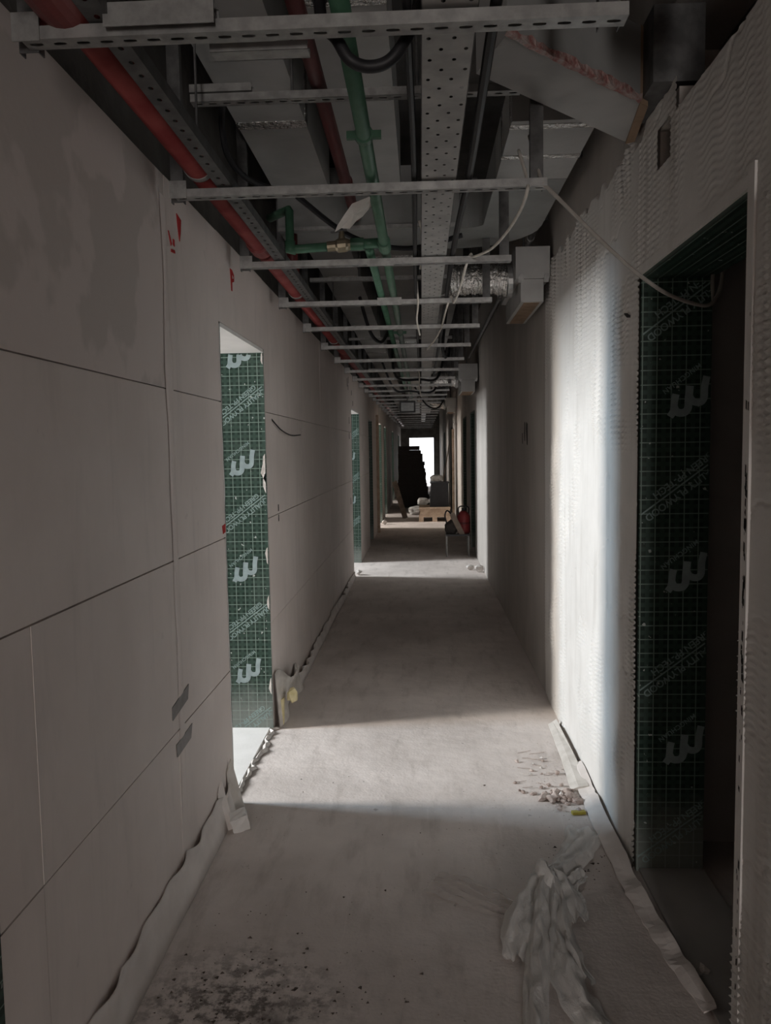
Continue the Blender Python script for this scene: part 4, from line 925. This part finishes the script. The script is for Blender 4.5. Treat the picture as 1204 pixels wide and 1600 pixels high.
# ------------------------------------------------------------------ far end of the corridor
# low stool carrying a red canister, a black bag and a board
t = empty('low_stool', (0.50, 11.3, 0)); sx0, sx1, sy0, sy1 = 0.35, 0.665, 11.19, 11.47
MB().box(sx0 - 0.01, sx1 + 0.01, sy0 - 0.01, sy1 + 0.01, 0.30, 0.325).build('seat', BLACKP, t)
for x in (sx0, sx1):
    for y in (sy0, sy1): MB().tube([(x, y, 0), (x, y, 0.30)], 0.011, 8).build('leg', GALV, t)
tag(t, 'low metal-legged stool standing by the right wall in the second light patch', 'stool')
t = empty('red_canister', (0.60, 11.36, 0.325))
MB().tube([(0.60, 11.36, 0.326), (0.60, 11.36, 0.35), (0.60, 11.36, 0.57), (0.60, 11.36, 0.62), (0.60, 11.36, 0.65)], [0.085, 0.095, 0.095, 0.07, 0.035], 20).build('body', REDC, t, smooth=True)
MB().tube([(0.60, 11.36, 0.65), (0.60, 11.36, 0.69)], 0.03, 12).build('cap', BLACKP, t)
MB().tube(smoothpath([(0.53, 11.33, 0.60), (0.53, 11.33, 0.70), (0.60, 11.33, 0.72), (0.67, 11.33, 0.70), (0.67, 11.33, 0.61)], 5), 0.009, 8).build('handle', BLACK, t)
MB().tube([(0.60, 11.36, 0.46), (0.60, 11.36, 0.49)], 0.097, 20).build('band', REDD, t)
tag(t, 'red canister with dark handle standing on the low stool', 'canister')
bm = bmesh.new(); bmesh.ops.create_icosphere(bm, subdivisions=3, radius=1.0)
for v in bm.verts: v.co = Vector((v.co.x * 0.10, v.co.y * 0.09, max(v.co.z, -0.75) * 0.11)) * (1 + 0.25 * mnoise.noise(v.co * 1.8))
me = bpy.data.meshes.new('bag_body'); bm.to_mesh(me); bm.free(); me.materials.append(DARK)
t = empty('tool_bag', (0.43, 11.33, 0.325)); o = bpy.data.objects.new('bag_body', me); COL.objects.link(o); o.parent = t; o.location = (0, 0, 0.088)
MB().tube(smoothpath([(0.37, 11.30, 0.42), (0.33, 11.29, 0.58), (0.36, 11.28, 0.66), (0.42, 11.29, 0.60), (0.47, 11.31, 0.45)], 6), 0.011, 8).build('handle', BLACK, t)
tag(t, 'dark tool bag with looped handle on the left of the low stool', 'bag')
o = MB().obb((0.50, 11.205, 0.47), (0.075, 0, -0.155), (0, 0.010, 0), (0.034, 0, 0.016)).build('short_board', WOODD); tag(o, 'short grey-brown board leaning across the bags on the low stool', 'board')
# pallet with boards and a black box
t = empty('wooden_pallet', (0.27, 17.1, 0))
for x in (-0.02, 0.27, 0.56):
    for y in (16.75, 17.15, 17.55): MB().box(x - 0.05, x + 0.05, y - 0.07, y + 0.07, 0.02, 0.10).build('block', WOOD, t)
for x in (-0.02, 0.27, 0.56): MB().box(x - 0.05, x + 0.05, 16.68, 17.62, 0, 0.02).build('bottom_board', WOOD, t)
for k in range(6): MB().box(-0.07, 0.61, 16.68 + k * 0.16, 16.80 + k * 0.16, 0.10, 0.122).build('deck_board', WOOD, t)
tag(t, 'pale wooden pallet on the corridor floor near the far end', 'pallet')
r = random.Random(8)
for k in range(5):
    o = MB().box(-0.06 + r.uniform(-.01, .02), 0.60 + r.uniform(-.02, .01), 16.70 + r.uniform(0, .03), 17.55, 0.123 + k * 0.037, 0.157 + k * 0.037).build('stacked_board', WOOD)
    tag(o, '%s pale board in the stack on the wooden pallet' % ['lowest', 'second from bottom', 'middle', 'fourth from bottom', 'topmost'][k], 'board', 'boards stacked on the pallet')
t = empty('black_box', (0.37, 17.1, 0.31)); z0 = 0.3095
MB().hexa([(0.17, 16.85, z0), (0.58, 16.85, z0), (0.58, 17.4, z0), (0.17, 17.4, z0)], [(0.20, 16.85, z0 + 0.50), (0.57, 16.85, z0 + 0.51), (0.57, 17.4, z0 + 0.51), (0.20, 17.4, z0 + 0.50)]).build('body', BLACKP, t)
MB().box(0.18, 0.59, 16.83, 17.42, z0 + 0.50, z0 + 0.525).build('lid', BLACKP, t)
tag(t, 'big black box standing on the boards of the pallet', 'box')
def sack(x, y, z, sx, sy, sz, mat, label, seed):
    bm = bmesh.new(); bmesh.ops.create_icosphere(bm, subdivisions=3, radius=1.0)
    for v in bm.verts:
        c = v.co; v.co = Vector((math.copysign(abs(c.x) ** 0.6, c.x) * sx, math.copysign(abs(c.y) ** 0.6, c.y) * sy, math.copysign(abs(c.z) ** 0.7, c.z) * sz)) * (1 + 0.22 * mnoise.noise(c * 2 + Vector((seed, 0, 0))))
    lo = min(v.co.z for v in bm.verts)
    me = bpy.data.meshes.new('filled_sack'); bm.to_mesh(me); bm.free(); me.materials.append(mat)
    o = bpy.data.objects.new('filled_sack', me); COL.objects.link(o); o.location = (x, y, z - lo); return tag(o, label, 'sack')
sack(-0.08, 18.6, 0.0, 0.24, 0.2, 0.10, BAG, 'white sack lying on the floor behind the pallet, lower left one', 1)
sack(0.02, 18.7, 0.215, 0.13, 0.16, 0.08, BAG, 'small white sack on top of the lower sack beside the dark stack', 2)
sack(0.40, 19.2, 0.0, 0.20, 0.25, 0.34, DARK, 'dark sack standing behind the black box', 3)
sack(0.36, 19.2, 0.74, 0.15, 0.16, 0.09, BAG, 'white sack on top of the dark sack behind the black box', 4)
# tall ragged stack of dark bundles
r = random.Random(17); z = 0.0
while z < 1.60:
    hgt = r.uniform(0.085, 0.125); u = z / 1.6
    xr = 0.19 - 0.13 * u - 0.11 * max(0, u - 0.55) / 0.45 + r.uniform(-0.03, 0.035); xl = -0.63 + r.uniform(-0.02, 0.02); xm = (xl + xr) / 2
    outl = [(xl, 20.85), (xm, 20.82), (xr - 0.03, 20.84), (xr, 20.95), (xr + r.uniform(-.02, .01), 21.3), (xr - 0.02, 21.6), (xm, 21.64), (xl, 21.6)]
    m = MB(); n_ = len(outl)
    vs = [(x + r.uniform(-.008, .008), y, z) for x, y in outl] + [(x + r.uniform(-.012, .008), y, z + hgt - 0.002) for x, y in outl]
    m.add(vs, [tuple(range(n_ - 1, -1, -1)), tuple(range(n_, 2 * n_))] + [(q, (q + 1) % n_, n_ + (q + 1) % n_, n_ + q) for q in range(n_)])
    tag(m.build('dark_bundle', DARK), 'dark flat bundle in the tall ragged stack before the bright end doorway', 'bundle', 'bundles in the tall dark stack')
    z += hgt
o = MB().obb((-0.50, 17.6, 0.42), (0.055, 0, 0.02), (0, 0.014, 0), (-0.12, 0, 0.42)).build('leaning_board', WOODD); tag(o, 'brown board leaning in front of the tall dark stack', 'board')
o = MB().tube([(0.44, 20.4, 0.0), (0.72, 20.4, 1.65)], 0.014, 8).build('leaning_pole', WOOD); tag(o, 'thin pale pole leaning on the right wall near the end doorway', 'pole')
# lamp hung from the ceiling
t = empty('hanging_lamp', (-0.21, 12.4, 2.14))
MB().box(-0.335, -0.085, 12.40, 12.46, 2.13, 2.31).build('housing', BLACKP, t)
MB().box(-0.31, -0.11, 12.392, 12.3995, 2.155, 2.285).build('glass_pane', GLASS, t)
MB().tube([(-0.21, 12.43, 2.31), (-0.21, 12.43, 2.9)], 0.008, 6).build('hanger_rod', GALVD, t)
tag(t, 'small rectangular lamp with pale glass hanging under the far ceiling', 'lamp')
# loose timber battens and vertical scraps on the far walls
for k, (x, y, w, h, l) in enumerate(((LX + 0.03, 14.6, 0.05, 2.2, 'rough batten upright against the far left wall'), (RX - 0.03, 18.2, 0.05, 2.0, 'rough batten upright against the far right wall'))):
    tag(MB().box(x - w / 2, x + w / 2, y, y + 0.06, 0, h).build('upright_batten', WOOD), l, 'batten')
